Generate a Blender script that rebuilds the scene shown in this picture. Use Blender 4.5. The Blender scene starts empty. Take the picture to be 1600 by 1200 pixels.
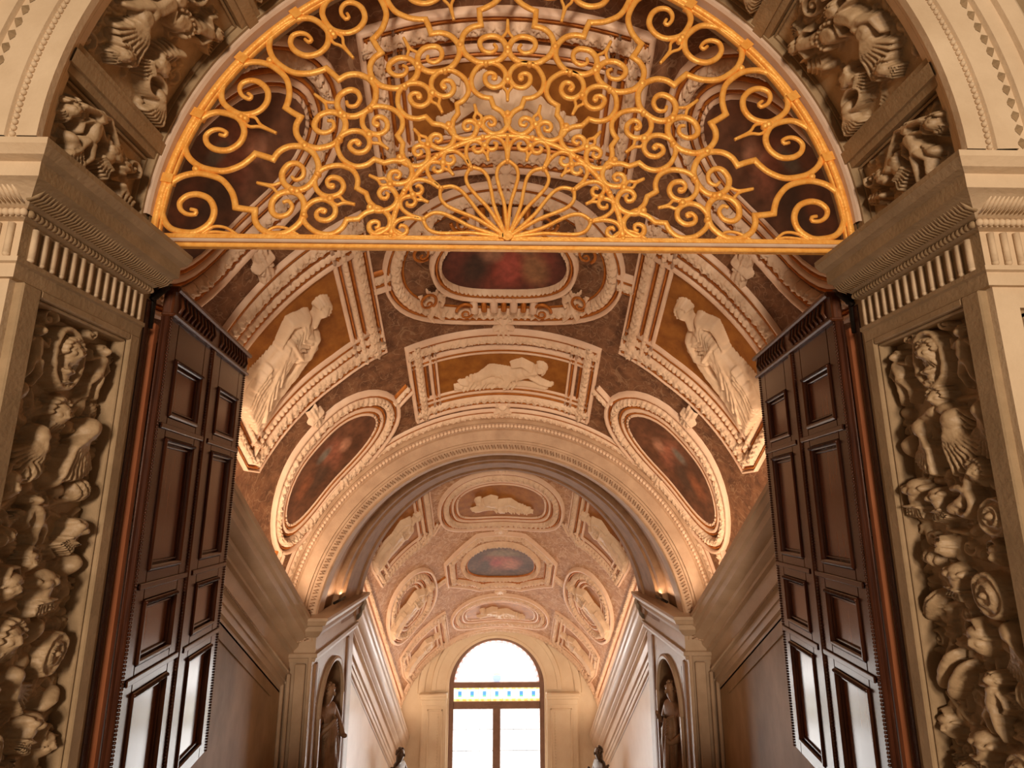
import bpy, math, random
import numpy as np
from mathutils import Vector
PI = math.pi
D2R = PI / 180
scene = bpy.context.scene
COL = scene.collection

# ------------------------------------------------------------------ camera
cam_data = bpy.data.cameras.new('camera')
cam = bpy.data.objects.new('camera', cam_data); COL.objects.link(cam)
cam_data.sensor_fit = 'HORIZONTAL'; cam_data.sensor_width = 36.0
cam_data.lens = 36.0 * 900.0 / 1600.0
cam_data.clip_start = 0.05; cam_data.clip_end = 200
cam.location = (-0.04, 0.0, 1.70)
cam.rotation_euler = ((90 + 12.5) * D2R, 0, -1.27 * D2R)
scene.camera = cam

# ------------------------------------------------------------------ world and exposure
vs = scene.view_settings
vs.view_transform = 'Standard'; vs.look = 'None'; vs.gamma = 1.0; vs.exposure = 0.0
vs.use_curve_mapping = False
world = bpy.data.worlds.new('hall_ambient'); scene.world = world
world.use_nodes = True
bg = world.node_tree.nodes['Background']
bg.inputs[0].default_value = (1.0, 0.78, 0.52, 1); bg.inputs[1].default_value = 0.115

def lamp(name, kind, loc, target, energy, color, **kw):
    d = bpy.data.lights.new(name, kind); d.energy = energy; d.color = color
    for k, v in kw.items(): setattr(d, k, v)
    o = bpy.data.objects.new(name, d); COL.objects.link(o); o.location = loc
    v = Vector(target) - Vector(loc)
    o.rotation_euler = v.to_track_quat('-Z', 'Y').to_euler()
    return o
# daylight behind the far window
lamp('window_daylight', 'AREA', (-0.07, 15.3, -3.2), (-0.07, 0, -2.6), 430, (1.0, 0.97, 0.93), shape='RECTANGLE', size=3.0, size_y=5.4)
# windows of the hall behind the camera
lamp('hall_daylight_left', 'AREA', (-0.45, -8.0, 1.6), (0.2, 3.2, 2.9), 420, (1.0, 0.79, 0.585), shape='RECTANGLE', size=0.9, size_y=1.4)
lamp('hall_daylight_right', 'AREA', (0.25, -8.0, 3.0), (-0.2, 3.2, 2.7), 610, (1.0, 0.79, 0.585), shape='RECTANGLE', size=0.9, size_y=1.4)
# cornice-top uplights of the two flights and the landing spots
WARM = (1.0, 0.70, 0.46)
LAMPS = dict(v1=20, v2=22, landing=2.5, stair=8)

# ------------------------------------------------------------------ materials
def nt(name):
    m = bpy.data.materials.new(name); m.use_nodes = True
    n = m.node_tree; b = n.nodes['Principled BSDF']
    return m, n, b
def L(n, a, b): n.links.new(a, b)
def mat(name, c1, c2, scale=6, rough=0.7, metal=0.0, bump=0.15, bscale=60, spec=0.4, stretch=None, detail=6, bdist=0.01, coat=0):
    m, n, b = nt(name)
    tc = n.nodes.new('ShaderNodeTexCoord'); src = tc.outputs['Object']
    if stretch:
        mp = n.nodes.new('ShaderNodeMapping'); mp.inputs['Scale'].default_value = stretch
        L(n, src, mp.inputs['Vector']); src = mp.outputs['Vector']
    no = n.nodes.new('ShaderNodeTexNoise'); no.inputs['Scale'].default_value = scale; no.inputs['Detail'].default_value = detail
    no.inputs['Roughness'].default_value = 0.6
    L(n, src, no.inputs['Vector'])
    cr = n.nodes.new('ShaderNodeValToRGB')
    cr.color_ramp.elements[0].position = 0.32; cr.color_ramp.elements[0].color = (*c1, 1)
    cr.color_ramp.elements[1].position = 0.68; cr.color_ramp.elements[1].color = (*c2, 1)
    L(n, no.outputs[0], cr.inputs[0]); L(n, cr.outputs[0], b.inputs['Base Color'])
    b.inputs['Roughness'].default_value = rough; b.inputs['Metallic'].default_value = metal
    b.inputs['Specular IOR Level'].default_value = spec
    b.inputs['Coat Weight'].default_value = coat
    if bump:
        n2 = n.nodes.new('ShaderNodeTexNoise'); n2.inputs['Scale'].default_value = bscale; n2.inputs['Detail'].default_value = 4
        L(n, src, n2.inputs['Vector'])
        bp = n.nodes.new('ShaderNodeBump'); bp.inputs['Strength'].default_value = bump; bp.inputs['Distance'].default_value = bdist
        L(n, n2.outputs[0], bp.inputs['Height']); L(n, bp.outputs[0], b.inputs['Normal'])
    return m
M = {}
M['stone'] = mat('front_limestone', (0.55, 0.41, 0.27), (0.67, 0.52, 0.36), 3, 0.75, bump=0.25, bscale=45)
M['stone_jamb_shade'] = mat('shaded_jamb_stone', (0.27, 0.185, 0.10), (0.40, 0.28, 0.165), 4, 0.7, bump=0.3, bscale=50)  # front limestone darkened, so the shade of the reveal is in the colour
M['stone_dark'] = mat('dark_or_shaded_limestone', (0.27, 0.185, 0.10), (0.37, 0.26, 0.15), 5, 0.7, bump=0.3, bscale=50)  # dark wall stone; on soffit and ribs this colour stands in for their shade
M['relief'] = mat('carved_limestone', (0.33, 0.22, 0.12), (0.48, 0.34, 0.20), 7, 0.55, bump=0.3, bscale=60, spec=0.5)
M['rim'] = mat('pale_marble_rim', (0.55, 0.40, 0.30), (0.66, 0.50, 0.39), 5, 0.5, bump=0.1)
M['stucco'] = mat('cream_stucco', (0.72, 0.50, 0.34), (0.86, 0.65, 0.48), 6, 0.55, bump=0.35, bscale=55)
M['stucco_plain'] = mat('pinkish_stucco', (0.74, 0.50, 0.36), (0.84, 0.62, 0.46), 4, 0.5, bump=0.15, bscale=40)
M['figure'] = mat('ivory_stucco', (0.70, 0.50, 0.34), (0.82, 0.62, 0.44), 5, 0.5, bump=0.1, bscale=30)
M['gilt_line'] = mat('old_gilding', (0.38, 0.115, 0.016), (0.54, 0.19, 0.032), 14, 0.45, 0.35, bump=0.1)
M['gold_ground'] = mat('gold_ground', (0.25, 0.085, 0.014), (0.42, 0.165, 0.03), 7, 0.5, 0.25, bump=0.12)
M['grille'] = mat('gilded_iron', (0.86, 0.37, 0.06), (1.0, 0.54, 0.13), 22, 0.42, 0.25, bump=0.3, bscale=70)
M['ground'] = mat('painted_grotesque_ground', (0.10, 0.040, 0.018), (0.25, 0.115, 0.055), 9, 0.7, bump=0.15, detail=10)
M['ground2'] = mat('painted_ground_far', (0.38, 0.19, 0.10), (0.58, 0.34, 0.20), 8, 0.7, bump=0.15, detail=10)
M['wood'] = mat('dark_walnut', (0.026, 0.007, 0.003), (0.075, 0.021, 0.008), 5, 0.24, bump=0.05, bscale=12, stretch=(9, 9, 0.7), spec=0.4, coat=0.0)
M['wood_red'] = mat('reddish_walnut', (0.05, 0.014, 0.005), (0.11, 0.033, 0.011), 5, 0.35, bump=0.1, bscale=18, stretch=(9, 9, 0.7))
M['wood_panel'] = mat('polished_walnut_panel', (0.07, 0.018, 0.006), (0.14, 0.040, 0.013), 4, 0.2, bump=0.0, stretch=(9, 9, 0.7), spec=0.5, coat=0.0)
M['wood_post'] = mat('worn_red_wood', (0.20, 0.060, 0.022), (0.34, 0.12, 0.05), 3, 0.4, bump=0.1, stretch=(6, 6, 0.7))
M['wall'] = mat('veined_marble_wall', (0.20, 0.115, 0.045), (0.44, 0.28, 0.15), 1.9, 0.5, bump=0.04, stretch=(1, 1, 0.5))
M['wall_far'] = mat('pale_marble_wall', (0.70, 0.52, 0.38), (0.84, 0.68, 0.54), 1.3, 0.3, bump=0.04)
M['cornice'] = mat('grey_brown_marble', (0.36, 0.245, 0.155), (0.50, 0.36, 0.245), 2.5, 0.4, bump=0.08, stretch=(1, 0.4, 1))
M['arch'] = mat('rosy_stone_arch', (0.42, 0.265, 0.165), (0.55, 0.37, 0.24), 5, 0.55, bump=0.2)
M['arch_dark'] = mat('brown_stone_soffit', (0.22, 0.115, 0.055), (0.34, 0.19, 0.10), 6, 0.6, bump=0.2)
M['end_wall'] = mat('warm_istrian_stone', (0.80, 0.65, 0.47), (0.88, 0.75, 0.57), 3, 0.6, bump=0.15)
M['win_frame'] = mat('brown_window_wood', (0.24, 0.14, 0.10), (0.32, 0.19, 0.14), 8, 0.5)
M['statue'] = mat('weathered_marble', (0.20, 0.115, 0.06), (0.36, 0.22, 0.13), 8, 0.45, bump=0.2)
M['bronze'] = mat('dark_bronze', (0.07, 0.045, 0.03), (0.16, 0.11, 0.075), 10, 0.35, 0.5, bump=0.2)
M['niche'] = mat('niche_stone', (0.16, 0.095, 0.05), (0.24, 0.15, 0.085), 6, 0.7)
M['iron'] = mat('black_iron', (0.015, 0.012, 0.01), (0.03, 0.024, 0.02), 20, 0.5, 0.8)
M['floor'] = mat('floor_marble', (0.42, 0.30, 0.2), (0.58, 0.44, 0.32), 2, 0.3)
M['lead'] = mat('window_lead', (0.10, 0.10, 0.11), (0.16, 0.16, 0.17), 20, 0.5)
def scribble(m, col, scale, width=.018, amt=.75):
    n = m.node_tree; b = n.nodes['Principled BSDF']; src = b.inputs['Base Color'].links[0].from_socket
    tc = n.nodes.new('ShaderNodeTexCoord'); fac = None
    for k, sc in enumerate((scale, scale * 1.9)):
        no = n.nodes.new('ShaderNodeTexNoise'); no.inputs['Scale'].default_value = sc; no.inputs['Detail'].default_value = 1.5; no.inputs['Distortion'].default_value = 1.6
        L(n, tc.outputs['Object'], no.inputs['Vector'])
        a = n.nodes.new('ShaderNodeMath'); a.operation = 'SUBTRACT'; a.inputs[1].default_value = .5; L(n, no.outputs[0], a.inputs[0])
        c = n.nodes.new('ShaderNodeMath'); c.operation = 'ABSOLUTE'; L(n, a.outputs[0], c.inputs[0])
        d = n.nodes.new('ShaderNodeMath'); d.operation = 'LESS_THAN'; d.inputs[1].default_value = width; L(n, c.outputs[0], d.inputs[0])
        if fac is None: fac = d.outputs[0]
        else:
            e = n.nodes.new('ShaderNodeMath'); e.operation = 'MAXIMUM'; L(n, fac, e.inputs[0]); L(n, d.outputs[0], e.inputs[1]); fac = e.outputs[0]
    g = n.nodes.new('ShaderNodeMath'); g.operation = 'MULTIPLY'; g.inputs[1].default_value = amt; L(n, fac, g.inputs[0])
    mx = n.nodes.new('ShaderNodeMix'); mx.data_type = 'RGBA'; L(n, g.outputs[0], mx.inputs[0]); L(n, src, mx.inputs[6]); mx.inputs[7].default_value = (*col, 1)
    L(n, mx.outputs[2], b.inputs['Base Color'])
scribble(M['ground'], (0.36, 0.22, 0.13), 3.6, .010, .5)
scribble(M['ground2'], (0.66, 0.46, 0.32), 3.2, .02, .75)
def vcol_mat(name, rough=0.6):
    m, n, b = nt(name)
    at = n.nodes.new('ShaderNodeVertexColor'); at.layer_name = 'paint'
    tc = n.nodes.new('ShaderNodeTexCoord'); no = n.nodes.new('ShaderNodeTexNoise'); no.inputs['Scale'].default_value = 14; no.inputs['Detail'].default_value = 8
    L(n, tc.outputs['Object'], no.inputs['Vector'])
    mr = n.nodes.new('ShaderNodeMapRange'); mr.inputs[1].default_value = 0.3; mr.inputs[2].default_value = 0.7; mr.inputs[3].default_value = 0.65; mr.inputs[4].default_value = 1.25
    L(n, no.outputs[0], mr.inputs[0])
    mx = n.nodes.new('ShaderNodeMix'); mx.data_type = 'RGBA'; mx.blend_type = 'MULTIPLY'; mx.inputs[0].default_value = 1
    L(n, at.outputs[0], mx.inputs[6]); L(n, mr.outputs[0], mx.inputs[7])
    L(n, mx.outputs[2], b.inputs['Base Color']); b.inputs['Roughness'].default_value = rough
    return m
M['fresco'] = vcol_mat('oil_fresco')
def glass_mat():
    m, n, b = nt('leaded_glass')
    for x in list(n.nodes): n.nodes.remove(x)
    out = n.nodes.new('ShaderNodeOutputMaterial')
    at = n.nodes.new('ShaderNodeVertexColor'); at.layer_name = 'paint'
    tr = n.nodes.new('ShaderNodeBsdfTransparent'); gl = n.nodes.new('ShaderNodeBsdfTranslucent')
    g2 = n.nodes.new('ShaderNodeBsdfGlossy'); g2.inputs['Roughness'].default_value = 0.15
    L(n, at.outputs[0], tr.inputs[0]); L(n, at.outputs[0], gl.inputs[0])
    a = n.nodes.new('ShaderNodeMixShader'); a.inputs[0].default_value = 0.35
    L(n, tr.outputs[0], a.inputs[1]); L(n, gl.outputs[0], a.inputs[2])
    c = n.nodes.new('ShaderNodeMixShader'); c.inputs[0].default_value = 0.05
    L(n, a.outputs[0], c.inputs[1]); L(n, g2.outputs[0], c.inputs[2]); L(n, c.outputs[0], out.inputs[0])
    return m
M['glass'] = glass_mat()

# ------------------------------------------------------------------ object helpers
def link_mesh(name, verts, faces, m, parent=None, smooth=True, mats=None, fm=None):
    me = bpy.data.meshes.new(name)
    me.from_pydata([tuple(map(float, v)) for v in verts] if not isinstance(verts, list) else verts, [], faces)
    me.update()
    if smooth: me.polygons.foreach_set('use_smooth', [True] * len(me.polygons))
    o = bpy.data.objects.new(name, me); COL.objects.link(o)
    if mats:
        for mm in mats: me.materials.append(mm)
        me.polygons.foreach_set('material_index', fm)
    elif m: me.materials.append(m)
    if parent is not None: o.parent = parent
    return o
def tag(o, label=None, cat=None, group=None, kind=None):
    if label: o['label'] = label
    if cat: o['category'] = cat
    if group: o['group'] = group
    if kind: o['kind'] = kind
    return o
def thing(name, label, cat, loc=(0, 0, 0), group=None):
    o = bpy.data.objects.new(name, None); COL.objects.link(o); o.location = loc; o.empty_display_size = 0.1
    return tag(o, label, cat, group)
def structure(name, label=None):
    o = bpy.data.objects.new(name, None); COL.objects.link(o); o.empty_display_size = 0.1
    return tag(o, label, None, None, 'structure')
class MB:
    """collects primitives; build() links them as one mesh (coordinates given relative to `org`)"""
    def __init__(s, org=(0, 0, 0)): s.v = []; s.f = []; s.o = org
    def add(s, vs_, fs):
        k = len(s.v); ox, oy, oz = s.o
        s.v += [(float(a) - ox, float(b) - oy, float(c) - oz) for a, b, c in vs_]
        s.f += [tuple(i + k for i in f) for f in fs]
    def box(s, x0, x1, y0, y1, z0, z1, b=0.0):
        if x0 > x1: x0, x1 = x1, x0
        if y0 > y1: y0, y1 = y1, y0
        if z0 > z1: z0, z1 = z1, z0
        b = min(b, (x1 - x0) / 3, (y1 - y0) / 3, (z1 - z0) / 3)
        if b <= 0:
            s.add([(x0, y0, z0), (x1, y0, z0), (x1, y1, z0), (x0, y1, z0), (x0, y0, z1), (x1, y0, z1), (x1, y1, z1), (x0, y1, z1)],
                  [(0, 3, 2, 1), (4, 5, 6, 7), (0, 1, 5, 4), (1, 2, 6, 5), (2, 3, 7, 6), (3, 0, 4, 7)]); return
        vs_ = []; idx = {}
        for ix, (X, X2) in enumerate(((x0, x0 + b), (x1, x1 - b))):
            for iy, (Y, Y2) in enumerate(((y0, y0 + b), (y1, y1 - b))):
                for iz, (Z, Z2) in enumerate(((z0, z0 + b), (z1, z1 - b))):
                    idx[ix, iy, iz] = len(vs_); vs_ += [(X, Y2, Z2), (X2, Y, Z2), (X2, Y2, Z)]
        I = lambda a, c, d, k: idx[a, c, d] + k
        fs = []
        for a in (0, 1):
            q = [I(a, 0, 0, 0), I(a, 1, 0, 0), I(a, 1, 1, 0), I(a, 0, 1, 0)]; fs.append(q if a else q[::-1])
            q = [I(0, a, 0, 1), I(1, a, 0, 1), I(1, a, 1, 1), I(0, a, 1, 1)]; fs.append(q[::-1] if a else q)
            q = [I(0, 0, a, 2), I(1, 0, a, 2), I(1, 1, a, 2), I(0, 1, a, 2)]; fs.append(q if a else q[::-1])
        for a in (0, 1):
            for c in (0, 1):
                fs.append([I(a, c, 0, 0), I(a, c, 0, 1), I(a, c, 1, 1), I(a, c, 1, 0)])
                fs.append([I(a, 0, c, 0), I(a, 0, c, 2), I(a, 1, c, 2), I(a, 1, c, 0)])
                fs.append([I(0, a, c, 1), I(0, a, c, 2), I(1, a, c, 2), I(1, a, c, 1)])
                for d in (0, 1): fs.append([I(a, c, d, 0), I(a, c, d, 1), I(a, c, d, 2)])
        s.add(vs_, fs)
    def grid(s, P, closed_u=False, closed_v=False):
        nu, nv = len(P), len(P[0]); vs_ = [p for r in P for p in r]; fs = []
        for i in range(nu if closed_u else nu - 1):
            for j in range(nv if closed_v else nv - 1):
                a, b = i, (i + 1) % nu; c, d = j, (j + 1) % nv
                fs.append((a * nv + c, b * nv + c, b * nv + d, a * nv + d))
        s.add(vs_, fs)
    def lathe(s, prof, c, n=24, axis='z', sc=(1, 1)):
        P = []
        for i in range(n):
            a = 2 * PI * i / n
            P.append([(c[0] + r * math.cos(a) * sc[0], c[1] + r * math.sin(a) * sc[1], c[2] + z) for r, z in prof])
        s.grid(P, closed_u=True)
    def tube(s, pts, rad, n=8, caps=True):
        pts = [Vector(p) for p in pts]; rs = rad if isinstance(rad, (list, tuple)) else [rad] * len(pts)
        P = []; up = None
        for i, p in enumerate(pts):
            t = (pts[min(i + 1, len(pts) - 1)] - pts[max(i - 1, 0)])
            if t.length < 1e-9: t = Vector((0, 0, 1))
            t.normalize()
            if up is None: up = Vector((0, 0, 1)) if abs(t.z) < .9 else Vector((1, 0, 0))
            a = t.cross(up)
            if a.length < 1e-6: a = t.cross(Vector((1, 0, 0.3)))
            a.normalize(); b = a.cross(t); up = b
            P.append([tuple(p + (a * math.cos(2 * PI * k / n) + b * math.sin(2 * PI * k / n)) * rs[i]) for k in range(n)])
        k0 = len(s.v); s.grid(P, closed_v=True)
        if caps: s.f += [tuple(k0 + j for j in range(n)), tuple(k0 + (len(P) - 1) * n + j for j in range(n))[::-1]]
    def sphere(s, c, r, n=12, m_=8):
        rx, ry, rz = r if isinstance(r, (tuple, list)) else (r, r, r)
        P = [[(c[0] + rx * math.sin(PI * j / m_) * math.cos(2 * PI * i / n), c[1] + ry * math.sin(PI * j / m_) * math.sin(2 * PI * i / n), c[2] + rz * math.cos(PI * j / m_)) for j in range(m_ + 1)] for i in range(n)]
        s.grid(P, closed_u=True)
    def build(s, name, m, parent=None, smooth=False):
        return link_mesh(name, s.v, s.f, m, parent, smooth)
def auto_smooth(o, ang=35):
    me = o.data; me.polygons.foreach_set('use_smooth', [True] * len(me.polygons))
    try: me.set_sharp_from_angle(angle=ang * D2R)
    except Exception: pass
    return o

def catmull(pts, ds=0.012):
    """2D Catmull-Rom through pts; a third value of 1 marks a sharp corner"""
    segs = [[]]
    for p in pts:
        segs[-1].append(np.array(p[:2], float))
        if len(p) > 2: segs.append([np.array(p[:2], float)])
    out = []
    for s in segs:
        if len(s) < 2: continue
        q = [2 * s[0] - s[1]] + s + [2 * s[-1] - s[-2]]
        for i in range(1, len(q) - 2):
            n = max(2, int(np.linalg.norm(q[i + 1] - q[i]) / ds))
            for k in range(n):
                t = k / n
                out.append(0.5 * (2 * q[i] + (q[i + 1] - q[i - 1]) * t + (2 * q[i - 1] - 5 * q[i] + 4 * q[i + 1] - q[i + 2]) * t * t + (3 * q[i] - q[i - 1] - 3 * q[i + 1] + q[i + 2]) * t ** 3))
        if s is segs[-1]: out.append(s[-1])
    if len(segs[-1]) < 2: out.append(segs[-1][0])
    return np.array(out)

# ------------------------------------------------------------------ sculpted relief (height field)
class Relief:
    def __init__(s, w, h, res, seed=0):
        s.nx = int(w / res) + 1; s.ny = int(h / res) + 1; s.w = w; s.h = h
        s.x = np.linspace(0, w, s.nx); s.y = np.linspace(0, h, s.ny)
        s.H = np.zeros((s.ny, s.nx)); s.rnd = random.Random(seed); s.dx = s.x[1]; s.dy = s.y[1]
    def win(s, x0, x1, y0, y1):
        i0 = max(0, int(x0 / s.dx)); i1 = min(s.nx, int(x1 / s.dx) + 2); j0 = max(0, int(y0 / s.dy)); j1 = min(s.ny, int(y1 / s.dy) + 2)
        if i0 >= i1 or j0 >= j1: return None
        X, Y = np.meshgrid(s.x[i0:i1], s.y[j0:j1]); return (slice(j0, j1), slice(i0, i1)), X, Y
    lift = 0.0; hs = 1.0
    def put(s, sl, h): s.H[sl] = np.maximum(s.H[sl], np.where(h > 0, h * s.hs + s.lift, 0))
    def smooth(s, n=1):
        for _ in range(n):
            p = np.pad(s.H, 1, mode='edge'); s.H = (p[:-2, 1:-1] + p[2:, 1:-1] + p[1:-1, :-2] + p[1:-1, 2:] + 2 * s.H) / 6
    def ell(s, cx, cy, rx, ry, rot=0, h=.05, base=0, pw=.5, flutes=0, famp=.25):
        R = max(rx, ry); w = s.win(cx - R, cx + R, cy - R, cy + R)
        if w is None: return
        sl, X, Y = w; c, n = math.cos(rot), math.sin(rot)
        u = ((X - cx) * c + (Y - cy) * n) / rx; v = (-(X - cx) * n + (Y - cy) * c) / ry
        d = 1 - u * u - v * v; k = d > 0
        hh = np.where(k, base + h * np.power(np.clip(d, 0, 1), pw), 0)
        if flutes: hh = np.where(k, hh - h * famp * (0.5 + 0.5 * np.cos(u * flutes * PI)) , 0)
        s.put(sl, hh)
    def stroke(s, pts, r0, r1=None, h=None, base=0):
        r1 = r0 if r1 is None else r1; n = len(pts) - 1
        for i in range(n):
            (ax, ay), (bx, by) = pts[i][:2], pts[i + 1][:2]
            ra = r0 + (r1 - r0) * i / n; rb = r0 + (r1 - r0) * (i + 1) / n; R = max(ra, rb)
            w = s.win(min(ax, bx) - R, max(ax, bx) + R, min(ay, by) - R, max(ay, by) + R)
            if w is None: continue
            sl, X, Y = w; L2 = (bx - ax) ** 2 + (by - ay) ** 2 + 1e-12
            t = np.clip(((X - ax) * (bx - ax) + (Y - ay) * (by - ay)) / L2, 0, 1)
            d = np.hypot(X - ax - t * (bx - ax), Y - ay - t * (by - ay)); r = ra + (rb - ra) * t + 1e-6
            q = 1 - (d / r) ** 2
            hk = (h if h is not None else 1.0) * (r / max(r0, r1) if h is not None else r)
            s.put(sl, np.where(q > 0, base + hk * np.sqrt(np.clip(q, 0, 1)), 0))
    def ring(s, cx, cy, rx, ry, t, rot=0, h=.02, base=0, a0=0, a1=2 * PI):
        n = 28; c, q = math.cos(rot), math.sin(rot)
        P = [(cx + rx * math.cos(a) * c - ry * math.sin(a) * q, cy + rx * math.cos(a) * q + ry * math.sin(a) * c) for a in [a0 + (a1 - a0) * k / n for k in range(n + 1)]]
        s.stroke(P, t, t, h, base)
    def scroll(s, cx, cy, r, a0, turns=1.4, t=.012, h=.03, base=0, sgn=1):
        P = []
        for k in range(26):
            f = k / 25; a = a0 + sgn * turns * 2 * PI * f; q = r * (1 - .86 * f); P.append((cx + q * math.cos(a), cy + q * math.sin(a)))
        s.stroke(P, t, t * .7, h, base); s.ell(cx, cy, t * 1.2, t * 1.2, 0, h, base)
    def wing(s, x, y, ang, ln, n=7, spread=1.0, h=.05, base=.01, sgn=1):
        s.ell(x, y, ln * .26, ln * .2, ang, h, base)
        for k in range(n):
            a = ang + sgn * (k / (n - 1) - .2) * spread; l = ln * (1 - .35 * k / n)
            mx, my = x + l * .5 * math.cos(a - sgn * .12), y + l * .5 * math.sin(a - sgn * .12)
            s.stroke([(x, y), (mx, my), (x + l * math.cos(a + sgn * .15), y + l * math.sin(a + sgn * .15))], ln * .075, ln * .05, h * (1 - .05 * k), base)
    def shield(s, x, y, rx, ry, rot, h=.055, base=0):
        s.ell(x, y, rx, ry, rot, h, base, .35); s.ring(x, y, rx * .86, ry * .86, rx * .11, rot, .012, base + h * .72)
        s.ring(x, y, rx * .45, ry * .45, rx * .08, rot, .012, base + h * .92); s.ell(x, y, rx * .2, rx * .2, 0, .02, base + h)
    def cuirass(s, x, y, w, rot=0, h=.06, base=0):
        c, n = math.cos(rot), math.sin(rot); T = lambda a, b: (x + a * c - b * n, y + a * n + b * c)
        s.stroke([T(0, .45 * w), T(0, -.45 * w)], w * .5, w * .38, h, base)
        for sg in (-1, 1):
            p = T(sg * .22 * w, .3 * w); s.ell(*p, w * .23, w * .2, rot, .018, base + h * .85)
            p = T(sg * .5 * w, .42 * w); s.ell(*p, w * .2, w * .24, rot, h * .9, base)
        for k in range(6):
            p = T((k - 2.5) * .14 * w, -.55 * w); q = T((k - 2.5) * .2 * w, -.95 * w); s.stroke([p, q], w * .085, w * .08, h * .75, base)
        s.stroke([T(-.38 * w, -.46 * w), T(.38 * w, -.46 * w)], w * .06, w * .06, .012, base + h * .8)
        p = T(0, .72 * w); s.stroke([T(-.2 * w, .72 * w), T(.2 * w, .72 * w)], w * .08, w * .08, h * .8, base)
    def head(s, x, y, r, rot=0, h=.06, base=0, helmet=False, beard=True):
        c, n = math.cos(rot), math.sin(rot); T = lambda a, b: (x + a * c - b * n, y + a * n + b * c)
        s.ell(x, y, r * .72, r, rot, h, base)
        s.stroke([T(0, .15 * r), T(0, -.22 * r)], r * .13, r * .18, .018, base + h * .9)
        for g in (-1, 1):
            s.stroke([T(g * .12 * r, .3 * r), T(g * .48 * r, .25 * r)], r * .1, r * .06, .012, base + h * .82)
            s.ell(*T(g * .34 * r, -.12 * r), r * .2, r * .22, rot, .012, base + h * .78)
        s.stroke([T(-.22 * r, -.45 * r), T(.22 * r, -.45 * r)], r * .08, r * .08, .01, base + h * .75)
        if helmet:
            s.ell(*T(0, .6 * r), r * .85, r * .6, rot, h * 1.05, base); s.stroke([T(-.9 * r, .35 * r), T(.9 * r, .35 * r)], r * .13, r * .13, h * .9, base)
            s.stroke([T(-.5 * r, .9 * r), T(0, 1.45 * r), T(.8 * r, 1.3 * r), T(1.2 * r, .6 * r)], r * .25, r * .15, h * .9, base)
        else:
            for k in range(9):
                a = rot + PI * (.0 + k / 8); s.ell(x + r * .82 * math.cos(a), y + r * .98 * math.sin(a), r * .27, r * .27, 0, h * .85, base)
        if beard and not helmet:
            for k in range(5): p = T((k - 2) * .2 * r, -.75 * r); q = T((k - 2) * .26 * r, -1.25 * r); s.stroke([p, q], r * .15, r * .08, h * .7, base)
    def putto(s, x, y, L_, rot, h=.055, base=0, flip=1):
        c, n = math.cos(rot), math.sin(rot); T = lambda a, b: (x + flip * a * L_ * c - b * L_ * n, y + flip * a * L_ * n + b * L_ * c)
        s.stroke([T(0, .22), T(.03, 0), T(0, -.12)], L_ * .15, L_ * .13, h, base)
        s.ell(*T(.02, .43), L_ * .12, L_ * .135, rot, h, base + .005)
        for k in range(6): a = PI * k / 5; s.ell(*T(.02 + .12 * math.cos(a), .46 + .1 * math.sin(a)), L_ * .05, L_ * .05, 0, h * .8, base)
        s.stroke([T(.12, .26), T(.3, .16), T(.36, .34)], L_ * .06, L_ * .045, h * .8, base)
        s.stroke([T(-.12, .26), T(-.27, .08), T(-.2, -.08)], L_ * .06, L_ * .045, h * .8, base)
        s.stroke([T(.06, -.15), T(.17, -.38), T(.06, -.62)], L_ * .095, L_ * .05, h * .9, base)
        s.stroke([T(-.06, -.15), T(-.12, -.42), T(-.22, -.6)], L_ * .095, L_ * .05, h * .85, base)
        s.wing(*T(-.14, .2), rot + PI * .8 if flip > 0 else rot + PI * .2, L_ * .4, 5, .8, h * .6, base)
    def leaf(s, x, y, ang, ln, h=.04, base=0, lobes=4):
        c, n = math.cos(ang), math.sin(ang)
        s.stroke([(x, y), (x + c * ln, y + n * ln)], ln * .14, ln * .04, h, base)
        for k in range(lobes):
            f = (k + .6) / lobes * .85; px, py = x + c * ln * f, y + n * ln * f
            for g in (-1, 1):
                a = ang + g * .85; l = ln * .42 * (1 - .5 * f); s.stroke([(px, py), (px + math.cos(a) * l, py + math.sin(a) * l)], ln * .1, ln * .04, h * .8, base)
    def rough(s, amp=.004, seed=1):
        r = np.random.RandomState(seed); out = np.zeros_like(s.H)
        for k, a in ((6, .9), (13, .6), (31, .6), (55, .4)):
            g = r.rand(max(2, int(s.h * k) + 2), max(2, int(s.w * k) + 2)); yi = np.linspace(0, g.shape[0] - 1.001, s.ny); xi = np.linspace(0, g.shape[1] - 1.001, s.nx)
            y0 = yi.astype(int); x0 = xi.astype(int); fy = (yi - y0)[:, None]; fx = (xi - x0)[None]; fy = fy * fy * (3 - 2 * fy); fx = fx * fx * (3 - 2 * fx)
            out += a * ((g[y0][:, x0] * (1 - fx) + g[y0][:, x0 + 1] * fx) * (1 - fy) + (g[y0 + 1][:, x0] * (1 - fx) + g[y0 + 1][:, x0 + 1] * fx) * fy - .5)
        s.H += amp * out * (0.3 + np.clip(s.H * 30, 0, 1))
    def mesh(s, name, P, m, parent=None, cull=False, flip=False, eps=.004, org=(0, 0, 0)):
        """P(U, V, H) -> arrays X, Y, Z ; cull drops the empty background so only the figure is left"""
        U, V = np.meshgrid(s.x, s.y); X, Y, Z = P(U, V, s.H)
        v = np.stack([np.broadcast_to(X, U.shape).ravel() - org[0], np.broadcast_to(Y, U.shape).ravel() - org[1], np.broadcast_to(Z, U.shape).ravel() - org[2]], 1)
        idx = np.arange(s.nx * s.ny).reshape(s.ny, s.nx)
        a = idx[:-1, :-1].ravel(); b = idx[:-1, 1:].ravel(); c = idx[1:, 1:].ravel(); d = idx[1:, :-1].ravel()
        F = np.stack([a, d, c, b] if flip else [a, b, c, d], 1)
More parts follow.
